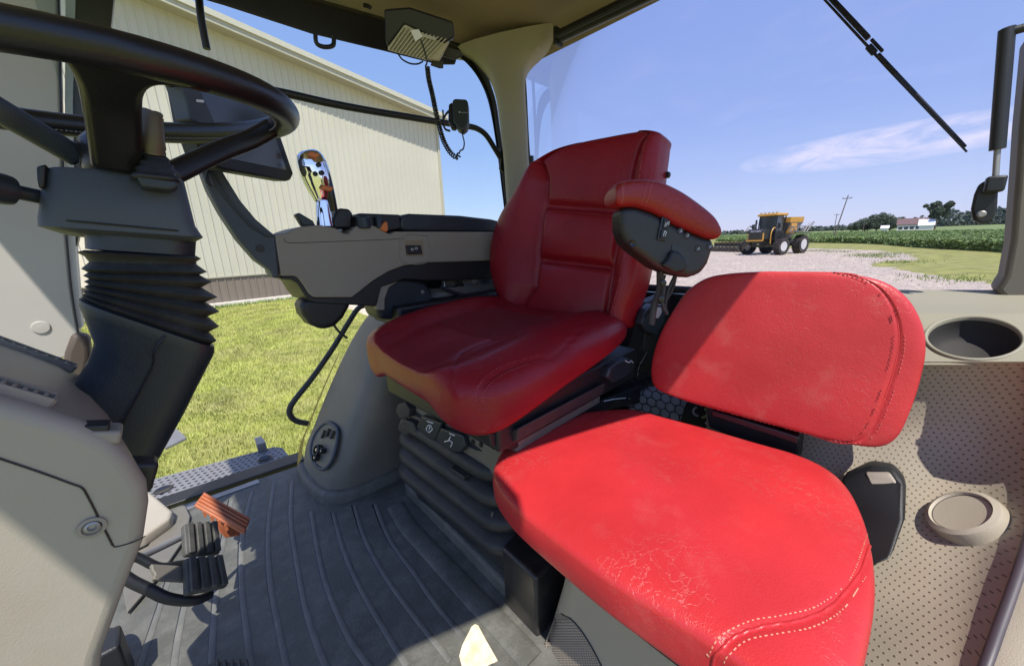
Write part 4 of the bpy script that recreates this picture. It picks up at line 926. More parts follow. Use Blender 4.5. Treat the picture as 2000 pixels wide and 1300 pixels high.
pedal_pad('pedal_pad', [(380, 984), (397, 962), (489, 1014), (478, 1040)], n2, pc2, .010, PEDO, ac_, 4)
slab('pedal_bracket', [PN(a, b, (.5, -.8, .1), pc2+Vector((0, .02, -.02))) for a, b in [(424, 1018), (470, 1036), (468, 1046), (440, 1050), (428, 1038)]], (0, .025, 0), PEDO, ac_, .002)
g = Bag()
for k in range(4): p = PN(400+k*14, 1002+k*9, n2, pc2-Vector(n2)*.012); g.box(p, (.003, 0, 0), (0, .003, 0), (0, 0, .008))
g.each('pedal_tooth', PEDO, ac_)
fp = thing('foot_switch', 'dark ribbed foot rest pad just showing at the bottom edge of the mat', 'pedal')
slab('pad', [PZ(a, b, .03) for a, b in [(395, 1300), (425, 1286), (485, 1290), (490, 1330), (395, 1330)]], (0, 0, -.02), PADM, fp, .004)
g = Bag()
for k in range(5): a, b = PZ(425+k*14, 1288, .033), PZ(425+k*15, 1330, .033); g.bar(a, b, .0025)
g.make('pad_rib', PADM, fp)
# =================================================================== MONITOR AND ITS ARM
mo = thing('touch_monitor', 'flat dark display in a black bezel seen behind the wheel rim', 'monitor')
mn = Vector((.62, -.78, -.05)).normalized(); m0 = PY(470, 250, .93)
slab('bezel', [PN(a, b, mn, m0) for a, b in [(356, 150), (470, 160), (522, 188), (574, 340), (568, 352), (560, 354), (440, 332), (400, 318), (372, 240)]], -mn*.035, BLACK, mo, .004)
slab('screen', [PN(a, b, mn, m0)+mn*.0015 for a, b in [(374, 156), (510, 188), (558, 332), (428, 306), (410, 285)]], -mn*.004, SCREEN, mo, 0)
slab('side_frame', [PN(a, b, mn, m0)+mn*.012 for a, b in [(332, 147), (368, 150), (412, 246), (402, 252), (360, 235), (352, 200)]], -mn*.03, BLUEG, mo, .003)
slab('label_tag', [PN(a, b, mn, m0)+mn*.014 for a, b in [(369, 195), (384, 196), (384, 201), (370, 200)]], -mn*.001, WHITE, mo, 0)
slab('hook', [PN(a, b, mn, m0)+mn*.01 for a, b in [(306, 144), (330, 147), (340, 168), (330, 172), (316, 164)]], -mn*.012, BLACK, mo, .002)
tube('cable_clip', [PN(a, b, mn, m0)-mn*.03 for a, b in [(436, 333), (432, 352), (440, 362), (434, 340)]], .003, BLACK, mo, 6, 4)
ma = thing('monitor_arm', 'curved blue grey arm joining the monitor to the console nose', 'bracket')
yo = 1.0
slab('arm', [PY(a, b, yo) for a, b in [(388, 322), (430, 326), (444, 350), (470, 392), (500, 428), (528, 452), (538, 460), (546, 542), (533, 543), (528, 528), (500, 508), (465, 468), (430, 415), (405, 368)]], (0, .045, 0), BLUEG, ma, .004)
slab('arm_edge', [PY(a, b, yo-.004) for a, b in [(392, 322), (410, 325), (445, 385), (480, 428), (515, 455), (538, 462), (520, 462), (488, 442), (452, 402), (420, 362)]], (0, .004, 0), BLUED, ma, .001)
lathe('arm_bolt', PY(508, 485, yo), (0, -1, 0), [(.008, -.001), (.008, .003), (.001, .004)], BLACK, ma, 14)
# =================================================================== RIGHT HAND CONSOLE
cs = thing('armrest_console', 'grey brown control console with black underside beyond the red cushion', 'console')
top = [(536, 457), (558, 455), (572, 448), (590, 442), (625, 439), (655, 445), (672, 456), (680, 457), (696, 442), (715, 438), (740, 443), (755, 454), (762, 457), (772, 452), (1012, 453)]
bot = [(1005, 508), (830, 513), (790, 519), (760, 530), (730, 548), (700, 572), (688, 581), (614, 581), (604, 574), (594, 558), (582, 542), (574, 539), (549, 539)]
slab('side_panel', [PY(a, b, yo) for a, b in top+bot], (0, .16, 0), BEIGE2, cs, .004)
# black lower lip and underbelly
lip = [(1005, 508), (830, 513), (790, 519), (760, 530), (730, 548), (700, 572), (688, 581), (614, 581), (604, 574), (594, 558), (582, 542), (574, 539), (549, 539)]
slab('lower_trim', [PY(a, b, yo+.006) for a, b in lip]+[PY(a, b, yo+.006) for a, b in [(548, 545), (568, 546), (580, 552), (592, 572), (604, 588), (620, 592), (735, 598), (745, 560), (790, 545), (830, 548), (1000, 545)]], (0, .15, 0), BLACK, cs, .003)
tube('panel_seam', [PY(a, b, yo-.0003) for a, b in [(556, 466), (566, 474), (640, 472), (700, 470), (790, 466)]], .0007, BLACK, cs, 6, 4)
sq = [(784, 462), (828, 460), (836, 466), (838, 510), (786, 511)]
tube('switch_surround', [PY(a, b, yo-.001) for a, b in sq], .0016, BEIGE2, cs, 8, 4, closed=True)
slab('switch_recess', [PY(a, b, yo-.0012) for a, b in [(791, 470), (826, 469), (828, 500), (792, 500)]], (0, .004, 0), BEIGED, cs, .003)
slab('rocker_switch', [PY(a, b, yo-.006) for a, b in [(793, 479), (822, 479), (826, 496), (796, 497)]], (0, .008, 0), BLACK, cs, .002)
for a, b, r_ in ((805, 487, .004), (813, 485, .0045)): tube('switch_icon', [PY(a, b, yo-.0065)+Vector((math.cos(q)*r_, 0, math.sin(q)*r_*.7)) for q in (0, 1.2, 2.5, 3.8, 5.1)], .0006, WHITE, cs, 5, 3, closed=True)
# fixings on top of the console
tp_ = [(782, 445), (784, 421), (800, 417), (900, 421), (960, 428), (992, 436), (1001, 446), (1001, 453), (790, 451)]
slab('arm_pad', [PY(a, b, yo+.01) for a, b in tp_], (0, .13, 0), BLUED, cs, .008)
slab('control_box', [PY(a, b, yo+.012) for a, b in [(696, 442), (697, 420), (702, 416), (782, 419), (784, 447), (757, 452)]], (0, .10, 0), BLACK, cs, .006)
for a, s_ in ((711, .018), (741, .010)): lathe('thumb_knob', PY(a, 446, yo+.004), (0, 0, 1), [(s_*.8, 0), (s_, .002), (s_*.95, .028), (s_*.8, .031), (.001, .032)], BLUED, cs, 24)
slab('orange_knob', [PY(a, b, yo-.006) for a, b in [(742, 444), (752, 433), (757, 433), (759, 448), (755, 454), (744, 448)]], (0, .02, 0), ORANGE, cs, .003)
slab('finger_rest', [PY(a, b, yo+.01) for a, b in [(577, 418), (585, 415), (612, 431), (618, 442), (592, 442)]], (0, .025, 0), BLUED, cs, .004)
slab('lever_base', [PY(a, b, yo+.03) for a, b in [(648, 446), (655, 412), (664, 406), (683, 408), (690, 417), (688, 446)]], (0, .06, 0), BLACK, cs, .006)
# joystick: chrome handle with orange buttons
jy = thing('joystick', 'chrome plated joystick handle with orange buttons on the console', 'joystick')
A = [(582, 300, 7), (600, 292, 14), (606, 305, 24), (612, 330, 31), (618, 352, 33), (626, 375, 28), (636, 390, 18), (640, 396, 10)]
pts = [PY(632, 398, yo+.02), PY(625, 368, yo+.02), PY(615, 337, yo+.02), PY(605, 310, yo+.02), PY(599, 294, yo+.02)]
pp = cr(pts, 8); rg = []; prof = [.014, .024, .032, .037, .039, .039, .036, .030, .017]
for i, p in enumerate(pp):
    t = i/(len(pp)-1); k = t*(len(prof)-1); j = min(int(k), len(prof)-2); r_ = prof[j]*(1-(k-j))+prof[j+1]*(k-j)
    rg.append([p+Vector((.92, .1, .28)).normalized()*math.cos(q)*r_*.92+Vector((-.1, 1, 0)).normalized()*math.sin(q)*r_*.75 for q in [2*math.pi*m_/28 for m_ in range(28)]])
hd = loft('handle', rg, CHROME, jy)
tube('stem', [PY(636, 442, yo+.02), PY(632, 415, yo+.02), PY(630, 392, yo+.02)], lambda t: .022-.006*t, CHROME, jy, 20, 4)
tube('grip_back', [PY(652, 412, yo+.015), PY(646, 380, yo+.01), PY(638, 345, yo+.01), PY(628, 315, yo+.01)], .010, BLACKG, jy, 12, 5)
for a, b, s_ in ((612, 303, 1), (638, 368, 1.2)): box('button', PY(a, b, yo-.012), (.010*s_, 0, -.002), (0, .004, 0), (.004, 0, .005), ORANGE, jy, .002)
for a, b in ((622, 322), (628, 338), (615, 340)): lathe('small_button', PY(a, b, yo-.010), (.1, -1, .1), [(.0055, 0), (.0055, .004), (.001, .005)], BLACK, jy, 14)
# drum under the console nose
dr = thing('console_drum', 'black rounded drum hanging under the console nose', 'control housing')
slab('housing', [PY(a, b, yo+.01) for a, b in [(592, 584), (690, 582), (684, 600), (672, 622), (655, 638), (632, 645), (608, 635), (592, 615), (588, 598)]], (0, .07, 0), BLACK, dr, .014, 5)
# rounded bluish cover between console and cushion
hc = thing('hinge_cover', 'rounded blue black cover between console and seat cushion', 'cover')
slab('cover', [PY(a, b, 1.03) for a, b in [(735, 605), (737, 575), (748, 553), (770, 541), (800, 541), (832, 550), (845, 570), (850, 600), (840, 625), (745, 625)]], (0, .10, 0), BLUED, hc, .018, 5)
slab('cover_rim', [PY(a, b, 1.015) for a, b in [(735, 605), (737, 575), (748, 553), (770, 541), (800, 541), (780, 548), (760, 562), (752, 585), (752, 606)]], (0, .02, 0), BEIGE2, hc, .004)
lathe('cover_screw', PY(825, 570, 1.03), (0, -1, 0), [(.006, 0), (.006, .003), (.001, .004)], STEELD, hc, 12)
# valve block, cables behind the cushion
vb = thing('valve_block', 'bare silver bracket and valve block tucked behind the driver seat', 'bracket')
ZV = 1.0
slab('bracket_plate', [PY(a, b, 1.12) for a, b in [(868, 548), (935, 543), (938, 560), (930, 600), (868, 600)]], (0, .02, 0), STEEL, vb, .002)
box('valve_body', PY(900, 575, 1.10), (.04, 0, 0), (0, .02, 0), (0, 0, .018), STEEL, vb, .004)
slab('bent_tab', [PY(a, b, 1.09) for a, b in [(906, 548), (920, 546), (932, 565), (918, 585), (912, 570)]], (0, .006, 0), STEELD, vb, .001)
box('blue_box', PY(962, 548, 1.1), (.035, 0, 0), (0, .02, 0), (0, 0, .012), mat('blue_grey_metal', (.15, .2, .26), .4), vb, .003)
hb = thing('cable_bundle', 'tangle of black hoses and connectors behind the driver seat', 'cables')
for k, P in enumerate(([(860, 560), (900, 575), (950, 580), (985, 565), (1010, 550)], [(850, 590), (900, 598), (940, 592), (975, 575), (990, 560)], [(920, 600), (950, 575), (975, 555), (985, 545)], [(935, 602), (960, 585), (985, 580), (1000, 590)], [(840, 575), (870, 585), (905, 592), (945, 604)])):
    tube('hose', [PY(a, b, 1.04+.012*k) for a, b in P], .006+.001*(k % 3), RUB, hb, 8, 6)
for a, b in ((935, 580), (955, 568), (968, 590)): box('connector', PY(a, b, 1.06), (.018, 0, .008), (0, .012, 0), (-.004, 0, .014), BLACK, hb, .003)
box('bay_floor', (.80, 1.08, .60), (.30, 0, 0), (0, .09, 0), (0, 0, .03), BLACK, hb, .01)
# =================================================================== DRIVER SEAT
dsx = thing('driver_seat', 'dark red leather driver seat with tall winged backrest on black bellows', 'seat')
def d_front(s, t):
    a = 2*s-1; bol = .032*sstep(.40, .74, abs(a))-.010*(1-sstep(0, .5, abs(a)))
    if a < 0: bol *= 1.0
    v = .048+bol*(1-.5*sstep(.8, 1., t))-.006*sstep(.72, 1., t)-.012*(1-sstep(0, .25, t))
    v -= .004*gauss(t-.33, .02)*sstep(.22, .3, s)*(1-sstep(.7, .78, s))
    return v
def d_back(s, t):
    a = 2*s-1; return .050+.062*sstep(.45, .95, abs(a))*sstep(.45, .8, t)
L = [(.90, .50, .565), (.84, .45, .568), (.74, .425, .562), (.60, .415, .548), (.48, .415, .536), (.385, .43, .530), (.335, .475, .535), (.325, .52, .545)]
R = [(.90, .90, .565), (.84, .955, .575), (.74, .985, .578), (.60, .99, .570), (.48, .985, .556), (.40, .965, .543), (.362, .91, .545), (.352, .86, .552)]
SIDE1 = [(1236, 656), (1215, 640), (1160, 652), (1100, 673), (1040, 695), (985, 713), (948, 736), (930, 765), (932, 790), (946, 812)]
SIDE2 = [(1230, 668), (1210, 650), (1160, 663), (1105, 684), (1045, 706), (995, 725), (962, 745), (944, 770), (945, 792), (957, 812)]
SIDEM = [(1233, 662), (1213, 645), (1160, 657), (1102, 678), (1042, 700), (990, 719), (955, 740), (937, 767), (938, 791), (951, 812)]
SE1 = [(884, 765), (886, 722), (892, 702), (912, 682), (960, 664), (1020, 648), (1080, 630)]
SE2 = [(742, 712), (736, 690), (737, 664), (752, 648), (800, 632), (860, 620), (930, 612)]
pr0 = probe(L, R, (0, 0, 1), d_front, d_back, 3.0, 2.0)
gv1 = grooves(pr0, [SIDEM], .56, .55); gv2 = grooves(pr0, [SE1, SE2], .56, .55)
d0 = d_front
def d_front(s, t): return d0(s, t)-.0042*gv1(s, t, .0045)-.0032*gv2(s, t, .0045)
cush, cpos = quilt('seat_cushion', L, R, (0, 0, 1), d_front, d_back, RED, dsx, p=3.0, q=2.0, ns=150, ntt=150)
# panel-edge stitching of the near bolster
for P_ in (SIDE1, SIDE2):
    stitches('cushion_stitching', cpos, [stq(cpos, a, b) for a, b in P_], cush, r=.0007, step=.0060, lift=.0012, m=mat('driver_thread', (.42, .07, .08), .7))
# ribbed fabric insert at the back of the cushion
g = Bag()
for k in range(34):
    s0 = .30+.40*k/33; pts = [cpos(s0, .30+.22*j/8)+Vector((0, 0, .0004)) for j in range(9)]
    if k % 1 == 0: g.sweep(pts, .0016, 4)
g.make('ribbed_insert', mat('ribbed_red_cloth', (.20, .012, .016), .7, .1), cush, True)
# backrest
bn = Vector((1, 0, -.18)).normalized(); bp0 = (.86, .6, .55)
Lb = [PN(a, b, bn, bp0) for a, b in [(1062, 612), (1014, 606), (990, 580), (975, 530), (976, 480), (992, 430), (1020, 385), (1046, 340), (1064, 322), (1100, 300), (1150, 284)]]
Rb = [PN(a, b, bn, bp0) for a, b in [(1180, 632), (1225, 640), (1243, 600), (1258, 560), (1268, 515), (1278, 460), (1288, 400), (1294, 340), (1300, 290), (1300, 268), (1262, 263)]]
LbC, RbC = cr(Lb, 24), cr(Rb, 24)
def sampc(c, t): x = min(1, max(0, t))*(len(c)-1); i = min(int(x), len(c)-2); return c[i].lerp(c[i+1], x-i)
flatb = lambda s, t: sampc(LbC, t).lerp(sampc(RbC, t), min(1, max(0, s)))
def seamfn(pts):
    st_ = sorted([(q[1], q[0]) for q in (stq(flatb, a, b) for a, b in pts)])
    def f(t):
        if t <= st_[0][0]: return st_[0][1]
        for (t0, s0), (t1, s1) in zip(st_, st_[1:]):
            if t <= t1: return s0+(s1-s0)*sstep(0, 1, .5*((t-t0)/(t1-t0+1e-9))+.25*0+0) if False else s0+(s1-s0)*(t-t0)/(t1-t0+1e-9)
        return st_[-1][1]
    return f
sl_ = seamfn([(1060, 600), (1064, 560), (1068, 520), (1074, 460), (1083, 400), (1086, 360), (1080, 335), (1074, 322)])
sr_ = seamfn([(1200, 610), (1207, 570), (1214, 517), (1228, 450), (1244, 390), (1258, 330), (1270, 290), (1276, 268)])
tA = stq(flatb, 1140, 517)[1]; tB = stq(flatb, 1140, 411)[1]
def b_front(s, t):
    a_, b_ = max(.03, sl_(t)), min(.97, sr_(t)); fade = 1-.45*sstep(.72, .98, t)
    wl = 1-sstep(a_*.25, a_*1.05, s); wr = sstep(b_*.97, b_+(1-b_)*.55, s)
    v = .036+(.040*wl+.036*wr)*fade
    v -= .009*gauss(s-a_, .009)*(1-sstep(.93, 1, t)); v -= .009*gauss(s-b_, .010)*(1-sstep(.95, 1, t))
    inn = sstep(a_, a_+.03, s)*(1-sstep(b_-.03, b_, s))
    for t0 in (tA, tB): v -= .015*gauss(t-t0, .013)*inn
    ph = t/tA if t < tA else (t-tA)/(tB-tA) if t < tB else min(1, (t-tB)/(1-tB))
    v += inn*(.013 if t < tB else .010)*math.sin(math.pi*ph)**.6
    return v
backo, bpos = quilt('backrest', Lb, Rb, -bn, b_front, lambda s, t: .060, RED, dsx, p=4.5, q=6, ns=130, ntt=130)
stitches('backrest_stitching', bpos, [(.925, .985), (.93, .9), (.935, .7), (.935, .45), (.93, .25), (.93, .08)], backo, r=.0008, step=.006)
stitches('backrest_stitching', bpos, [(.895, .985), (.90, .9), (.905, .7), (.905, .45), (.90, .25), (.90, .08)], backo, r=.0008, step=.006)
for s_ in (.30, .54): pass
g = Bag()
for t0 in (tA-.018, tB-.018): g.sweep([bpos(sl_(t0)+.02+(sr_(t0)-sl_(t0)-.04)*k/24, t0) for k in range(25)], .0010, 5)
g.make('panel_piping', THREAD if False else mat('dark_red_piping', (.22, .01, .014), .5), backo, True)
PERFR = mat('perforated_red_leather', (.26, .010, .015), .5, .1, 10, 1.0, 900)
slab('side_knob', [bpos(1., .70)+Vector((.02, -.002, 0))+Vector((0, math.cos(q)*.006, math.sin(q)*.008)) for q in [k*.785 for k in range(8)]], (.01, 0, 0), BLACK, dsx, .001)
# seat pan, control plate, switches
slab('seat_pan', [Vector(p) for p in [(.40, .46, .42), (.92, .46, .42), (.92, .97, .42), (.44, .97, .42), (.40, .90, .42)]], (0, 0, .085), BLACK, dsx, .008)
xs = .435
slab('control_plate', [PX(a, b, xs) for a, b in [(790, 758), (830, 768), (960, 850), (1012, 836), (1010, 862), (962, 880), (952, 868), (900, 832), (800, 782)]], (.30, 0, 0), RUB, dsx, .004)
slab('top_cover', [PX(a, b, xs-.01) for a, b in [(785, 750), (830, 760), (958, 842), (955, 852), (905, 826), (830, 778), (788, 765)]], (.4, 0, 0), BLACK, dsx, .004)
slab('front_plate', [PX(a, b, xs+.02) for a, b in [(792, 775), (830, 790), (958, 872), (1010, 860), (1010, 915), (955, 930), (905, 915), (840, 870), (795, 825)]], (.3, 0, 0), FEND, dsx, .006)
for P, ic in (([(822, 812), (862, 826), (852, 858), (838, 858), (812, 834)], 'a'), ([(860, 836), (903, 850), (908, 872), (900, 884), (880, 882), (850, 858)], 'b')):
    slab('rocker_switch', [PX(a, b, xs+.004) for a, b in P], (.02, 0, 0), BLUED, dsx, .004)
def icon(P, x, r_=.0011, par=dsx, m=WHITE): tube('switch_icon', [PX(a, b, x) for a, b in P], r_, m, par, 5, 0)
icon([(834, 822), (846, 826)], xs+.002); icon([(836, 830), (832, 838), (838, 844), (845, 838), (841, 830), (836, 830)], xs+.002); icon([(838, 838), (840, 832)], xs+.002)
icon([(878, 846), (888, 850)], xs+.002); icon([(880, 852), (876, 860), (868, 862)], xs+.002); icon([(876, 858), (884, 864), (880, 872)], xs+.002)
for (a, b) in ((925, 862), (940, 868)): lathe('plate_button', PX(a, b, xs+.02), (-1, 0, 0), [(.006, 0), (.0055, .003), (.001, .0035)], BLACK, dsx, 14)
slab('side_clip', [PX(a, b, xs+.0) for a, b in [(776, 790), (790, 785), (800, 800), (798, 815), (780, 818), (772, 802)]], (.03, 0, 0), RUB, dsx, .004)
slab('side_clip', [PX(a, b, xs+.0) for a, b in [(778, 826), (790, 820), (806, 826), (812, 845), (790, 850), (776, 840)]], (.03, 0, 0), RUB, dsx, .004)
for P in ([(765, 736), (778, 731), (795, 735), (808, 745), (830, 752), (815, 757), (785, 755), (768, 746)], [(790, 733), (805, 728), (825, 734), (858, 744), (862, 752), (840, 755), (808, 748)], [(842, 770), (855, 763), (875, 768), (897, 778), (896, 788), (870, 787), (848, 780)]):
    slab('adjust_paddle', [PX(a, b, .36) for a, b in P], (.05, 0, 0), BLUED, dsx, .004)
for P in ([(775, 741), (782, 737)], [(805, 735), (818, 738), (814, 741), (803, 738)], [(858, 771), (866, 768), (874, 771)]): icon(P, .357, .0009)
# bellows
rg = []
lv = [(.035, 0, 0), (.10, 0, 0), (.118, .028, 0), (.135, .034, 0), (.150, .028, 0), (.160, .002, 1), (.172, .024, 1), (.190, .031, 1), (.206, .025, 1), (.214, -.002, 2), (.228, .020, 2), (.246, .028, 2), (.262, .022, 2), (.27, -.004, 3), (.284, .016, 3), (.302, .024, 3), (.318, .018, 3), (.326, -.006, 4), (.338, .008, 4), (.352, .014, 4), (.366, .006, 4), (.40, .0, 4)]
for z, e, k in lv:
    hy = .235-.006*k-.02*(z/.4); cy = .745+.012*(z/.4)
    e = e*1.35-(.012 if e < .012 and z > .11 else 0); rg.append(rrect((.70, cy, z), (.235+e, 0, 0), (0, hy+e, 0), .05+max(e, -.02), 7))
loft('bellows', rg, SUSP, dsx, autos=75)
slab('plinth', [Vector(p) for p in [(.44, .46, .0), (.96, .46, 0), (.96, 1.03, 0), (.47, 1.03, 0)]], (0, 0, .045), MATT, dsx, .01)
slab('bellows_tag', [PX(a, b, .435) for a, b in [(878, 912), (905, 930), (906, 938), (880, 922)]], (.02, 0, 0), RUB, dsx, .002)
bb = thing('battery_box', 'black upright box standing under the seat corner beside the mat', 'box')
q1, q2 = PZ(1050, 1248, 0), PZ(987, 1170, 0)
slab('box_body', [q1, PZ(985, 1178, 0), PZ(985, 1178, 0)+Vector((.22, .03, 0)), q1+Vector((.22, .0, 0))], (0, 0, .155), mat('scuffed_black', (.02, .019, .018), .35, .2, 6, .2, 200, dirt=(.09, .075, .055), dirt_amt=.5, dscale=12), bb, .008)
# black frame, buckle and levers between the seats
sfm = thing('seat_frame_rail', 'black steel side rail with release cable under the red driver cushion', 'seat rail')
slab('rail', [PY(a, b, .47) for a, b in [(955, 848), (1060, 828), (1180, 780), (1296, 735), (1300, 770), (1240, 790), (1185, 800), (1060, 850), (1000, 880), (960, 870)]], (0, .04, 0), BLACK, sfm, .003)
slab('upright', [PY(a, b, .50) for a, b in [(1205, 755), (1225, 690), (1240, 640), (1262, 590), (1330, 560), (1330, 740), (1290, 752)]], (0, .03, 0), BLACK, sfm, .004)  # plain black slab filling the dark area behind buckle and lever
tube('cable', [PY(a, b, .468) for a, b in [(1180, 783), (1200, 779), (1222, 777)]], .0011, WHITE, sfm, 6, 4)
tube('cable', [PY(a, b, .49) for a, b in [(1268, 668), (1262, 690), (1248, 715), (1245, 735)]], .0011, STEELD, sfm, 6, 4)
for a, b in ((1228, 778), (1270, 667), (1268, 733)): lathe('cable_end', PY(a, b, .466), (0, -1, 0), [(.003, 0), (.003, .003), (.001, .0035)], STEEL, sfm, 10)
for P in ([(1290, 745), (1300, 760)],): pass
slab('recline_lever', [PY(a, b, .44) for a, b in [(1186, 738), (1192, 718), (1210, 705), (1228, 699), (1242, 705), (1238, 722), (1222, 738), (1200, 748)]], (0, .025, 0), BLUED, sfm, .006)
tube('lever_icon', [PY(a, b, .438) for a, b in [(1221, 704), (1228, 708), (1233, 704), (1236, 708)]], .0012, WHITE, sfm, 5, 0)
bk = thing('seat_belt_buckle', 'dark seat belt buckle with pale release tab between the two seats', 'buckle')
slab('buckle_body', [PY(a, b, .425) for a, b in [(1254, 632), (1262, 605), (1276, 594), (1294, 594), (1303, 604), (1298, 628), (1284, 655), (1262, 648)]], (0, .022, 0), BLUED, bk, .004)
slab('release_tab', [PY(a, b, .4235) for a, b in [(1270, 618), (1277, 600), (1292, 600), (1293, 610), (1286, 622)]], (0, .006, 0), mat('pale_pink_tab', (.5, .42, .42), .5), bk, .002)
slab('webbing', [PY(a, b, .44) for a, b in [(1262, 640), (1284, 648), (1270, 690), (1256, 685)]], (0, .006, 0), BLACK, bk, .002)
g = Bag()
for k in range(5): g.bar(PY(1258+k*3.4, 616-k*4.2, .423), PY(1262+k*3.4, 619-k*4, .423), .0014, 5)
g.make('belt_teeth', BLACKG, bk)
# =================================================================== ARMREST
ar = thing('left_armrest', 'red padded armrest over a black switch pod beside the tall backrest', 'armrest')
an = Vector((-.62, -.78, .06)).normalized(); a0 = Vector((.64, .335, .88))
La = [PN(a, b, an, a0) for a, b in [(1196, 388), (1197, 368), (1208, 357), (1240, 352), (1280, 355), (1320, 372), (1355, 395), (1385, 420), (1396, 438), (1400, 452)]]
Ra = [PN(a, b, an, a0) for a, b in [(1197, 396), (1200, 402), (1212, 405), (1240, 406), (1275, 418), (1310, 438), (1340, 452), (1372, 465), (1390, 468), (1399, 462)]]
arm, apos = quilt('arm_pad', La, Ra, an, lambda s, t: .020, lambda s, t: .05, REDA, ar, p=2.6, q=4.5, ns=48, ntt=90)
for tt in (.20, .215, .36, .385): stitches('pad_stitching', apos, [(.08, tt+.03), (.3, tt+.01), (.6, tt), (.92, tt-.01)], arm, r=.0006, step=.004)
pod2 = [(1211, 405), (1240, 404), (1275, 416), (1330, 446), (1372, 463), (1394, 466), (1391, 488), (1382, 515), (1368, 535), (1345, 542), (1310, 535), (1280, 522), (1262, 508), (1238, 490), (1220, 472), (1212, 450)]
pod_o = slab('switch_pod', [PN(a, b, an, a0)+an*.006 for a, b in pod2], -an*.055, mat('soft_black_plastic', (.022, .023, .024), .42, .1, 6, .3, 700), ar, .012, 5)
def AP(a, b, o_=.007): return PN(a, b, an, a0)+an*o_
slab('rocker_frame', [AP(a, b, .0065) for a, b in [(1288, 424), (1305, 430), (1296, 472), (1279, 468)]], an*.003, BLACKG, ar, .001)
slab('rocker_switch', [AP(a, b, .009) for a, b in [(1291, 428), (1302, 432), (1299, 450), (1288, 447)]], an*.003, BLACK, ar, .0015)
slab('rocker_switch', [AP(a, b, .009) for a, b in [(1287, 449), (1298, 452), (1294, 468), (1283, 465)]], an*.004, BLUED, ar, .0015)
def aicon(P, o_=.0128, r_=.0006): tube('switch_icon', [AP(a, b, o_) for a, b in P], r_, WHITE, ar, 5, 0)
aicon([(1291, 444), (1294, 436)]); aicon([(1294, 443), (1297, 436), (1300, 434), (1298, 441)]); aicon([(1288, 462), (1291, 452)], .0138); aicon([(1291, 462), (1294, 456), (1292, 452)], .0138)
for a, b in ((1325, 452), (1338, 461), (1359, 486), (1382, 482)):
    lathe('round_button', AP(a, b, .005), an, [(.0060, 0), (.0061, .0018), (.0052, .0024), (.001, .0022)], BLACKG, ar, 20)
    aicon([(a-2, b+3), (a, b-1), (a+2, b-3), (a+1, b+2)], .0079, .0004)
slab('thumb_slot', [AP(a, b, .0062) for a, b in [(1309, 478), (1330, 484), (1345, 498), (1338, 520), (1325, 505), (1307, 492)]], an*.001, BLACKG, ar, 0)
slab('thumb_wheel', [AP(a, b, .004) for a, b in [(1304, 488), (1318, 492), (1334, 510), (1332, 530), (1310, 534), (1284, 518), (1298, 505)]], an*.012, BLACK, ar, .006, 4)
lathe('pod_screw', AP(1233, 476, .004), an, [(.006, 0), (.006, .004), (.004, .003), (.001, .001)], BLACKG, ar, 16)
tube('arm_bracket', [AP(1305, 530, -.03), AP(1306, 570, -.035), AP(1298, 600, -.04), AP(1292, 640, -.04)], .007, RUB, ar, 8, 6)
for k, P in enumerate(([(1300, 530), (1308, 560), (1304, 590), (1310, 610)], [(1336, 538), (1325, 560), (1318, 580), (1314, 610)], [(1342, 540), (1336, 565), (1322, 590)], [(1325, 538), (1318, 565), (1320, 590), (1330, 620)])):
    tube('arm_hose', [AP(a, b, -.02-.01*k) for a, b in P], .0034, RUB, ar, 8, 6)
for a, b in ((1304, 553), (1300, 585)): lathe('bracket_bolt', AP(a, b, -.018), an, [(.006, 0), (.006, .004), (.001, .005)], BLACKG, ar, 8)
# =================================================================== PASSENGER SEAT
ps = thing('passenger_seat', 'bright sunlit red folding passenger seat with separate low backrest', 'seat')
def mid(pts, z): return [PZ(a, b, z) for a, b in pts]
zc = .365
Lc = mid([(1230, 812), (1120, 825), (1040, 850), (990, 885), (966, 925), (966, 960), (1000, 1010), (1080, 1080), (1180, 1160), (1290, 1235), (1370, 1290), (1440, 1345), (1520, 1420), (1600, 1500)], zc)
Rc = mid([(1400, 865), (1500, 895), (1570, 915), (1620, 940), (1655, 975), (1680, 1025), (1696, 1080), (1704, 1140), (1704, 1200), (1694, 1270), (1678, 1340), (1655, 1400), (1625, 1460), (1600, 1500)], zc)
def p_front(s, t):
    v = .034+.008*math.sin(math.pi*s)*math.sin(math.pi*t); return v
SMM = [(1395, 1302), (1410, 1268), (1440, 1240), (1495, 1222), (1560, 1212), (1625, 1183), (1676, 1125), (1698, 1065)]
pg = grooves(probe(Lc, Rc, (0, 0, 1), p_front, lambda s, t: .04, 5.5, 7), [SMM], .5, .55)
p0f = p_front
def p_front(s, t): return p0f(s, t)-.003*pg(s, t, .006)
pcu, ppos = quilt('seat_cushion', Lc, Rc, (0, 0, 1), p_front, lambda s, t: .040, RED2, ps, p=5.5, q=7, ns=110, ntt=120)
SM1 = [(1378, 1296), (1392, 1262), (1420, 1232), (1470, 1210), (1530, 1200), (1600, 1180), (1660, 1130), (1690, 1060)]
SM2 = [(1412, 1304), (1430, 1272), (1462, 1248), (1520, 1236), (1590, 1222), (1650, 1185), (1692, 1125)]
SMM = [(1395, 1302), (1410, 1268), (1440, 1240), (1495, 1222), (1560, 1212), (1625, 1183), (1676, 1125), (1698, 1065)]
for P_ in (SM1, SM2): stitches('cushion_stitching', ppos, [stq(ppos, a, b) for a, b in P_], pcu, r=.0006, step=.0062, gap=.35, lift=.0002, m=mat('cream_thread', (.62, .26, .18), .7))
g = Bag(); P = [ppos(a.x, a.y) for a in cr([Vector(stq(ppos, a, b)+(0,)) for a, b in SMM], 12)]; g.sweep(P, .0022, 8); g.make('cushion_piping', RED2, pcu, True)
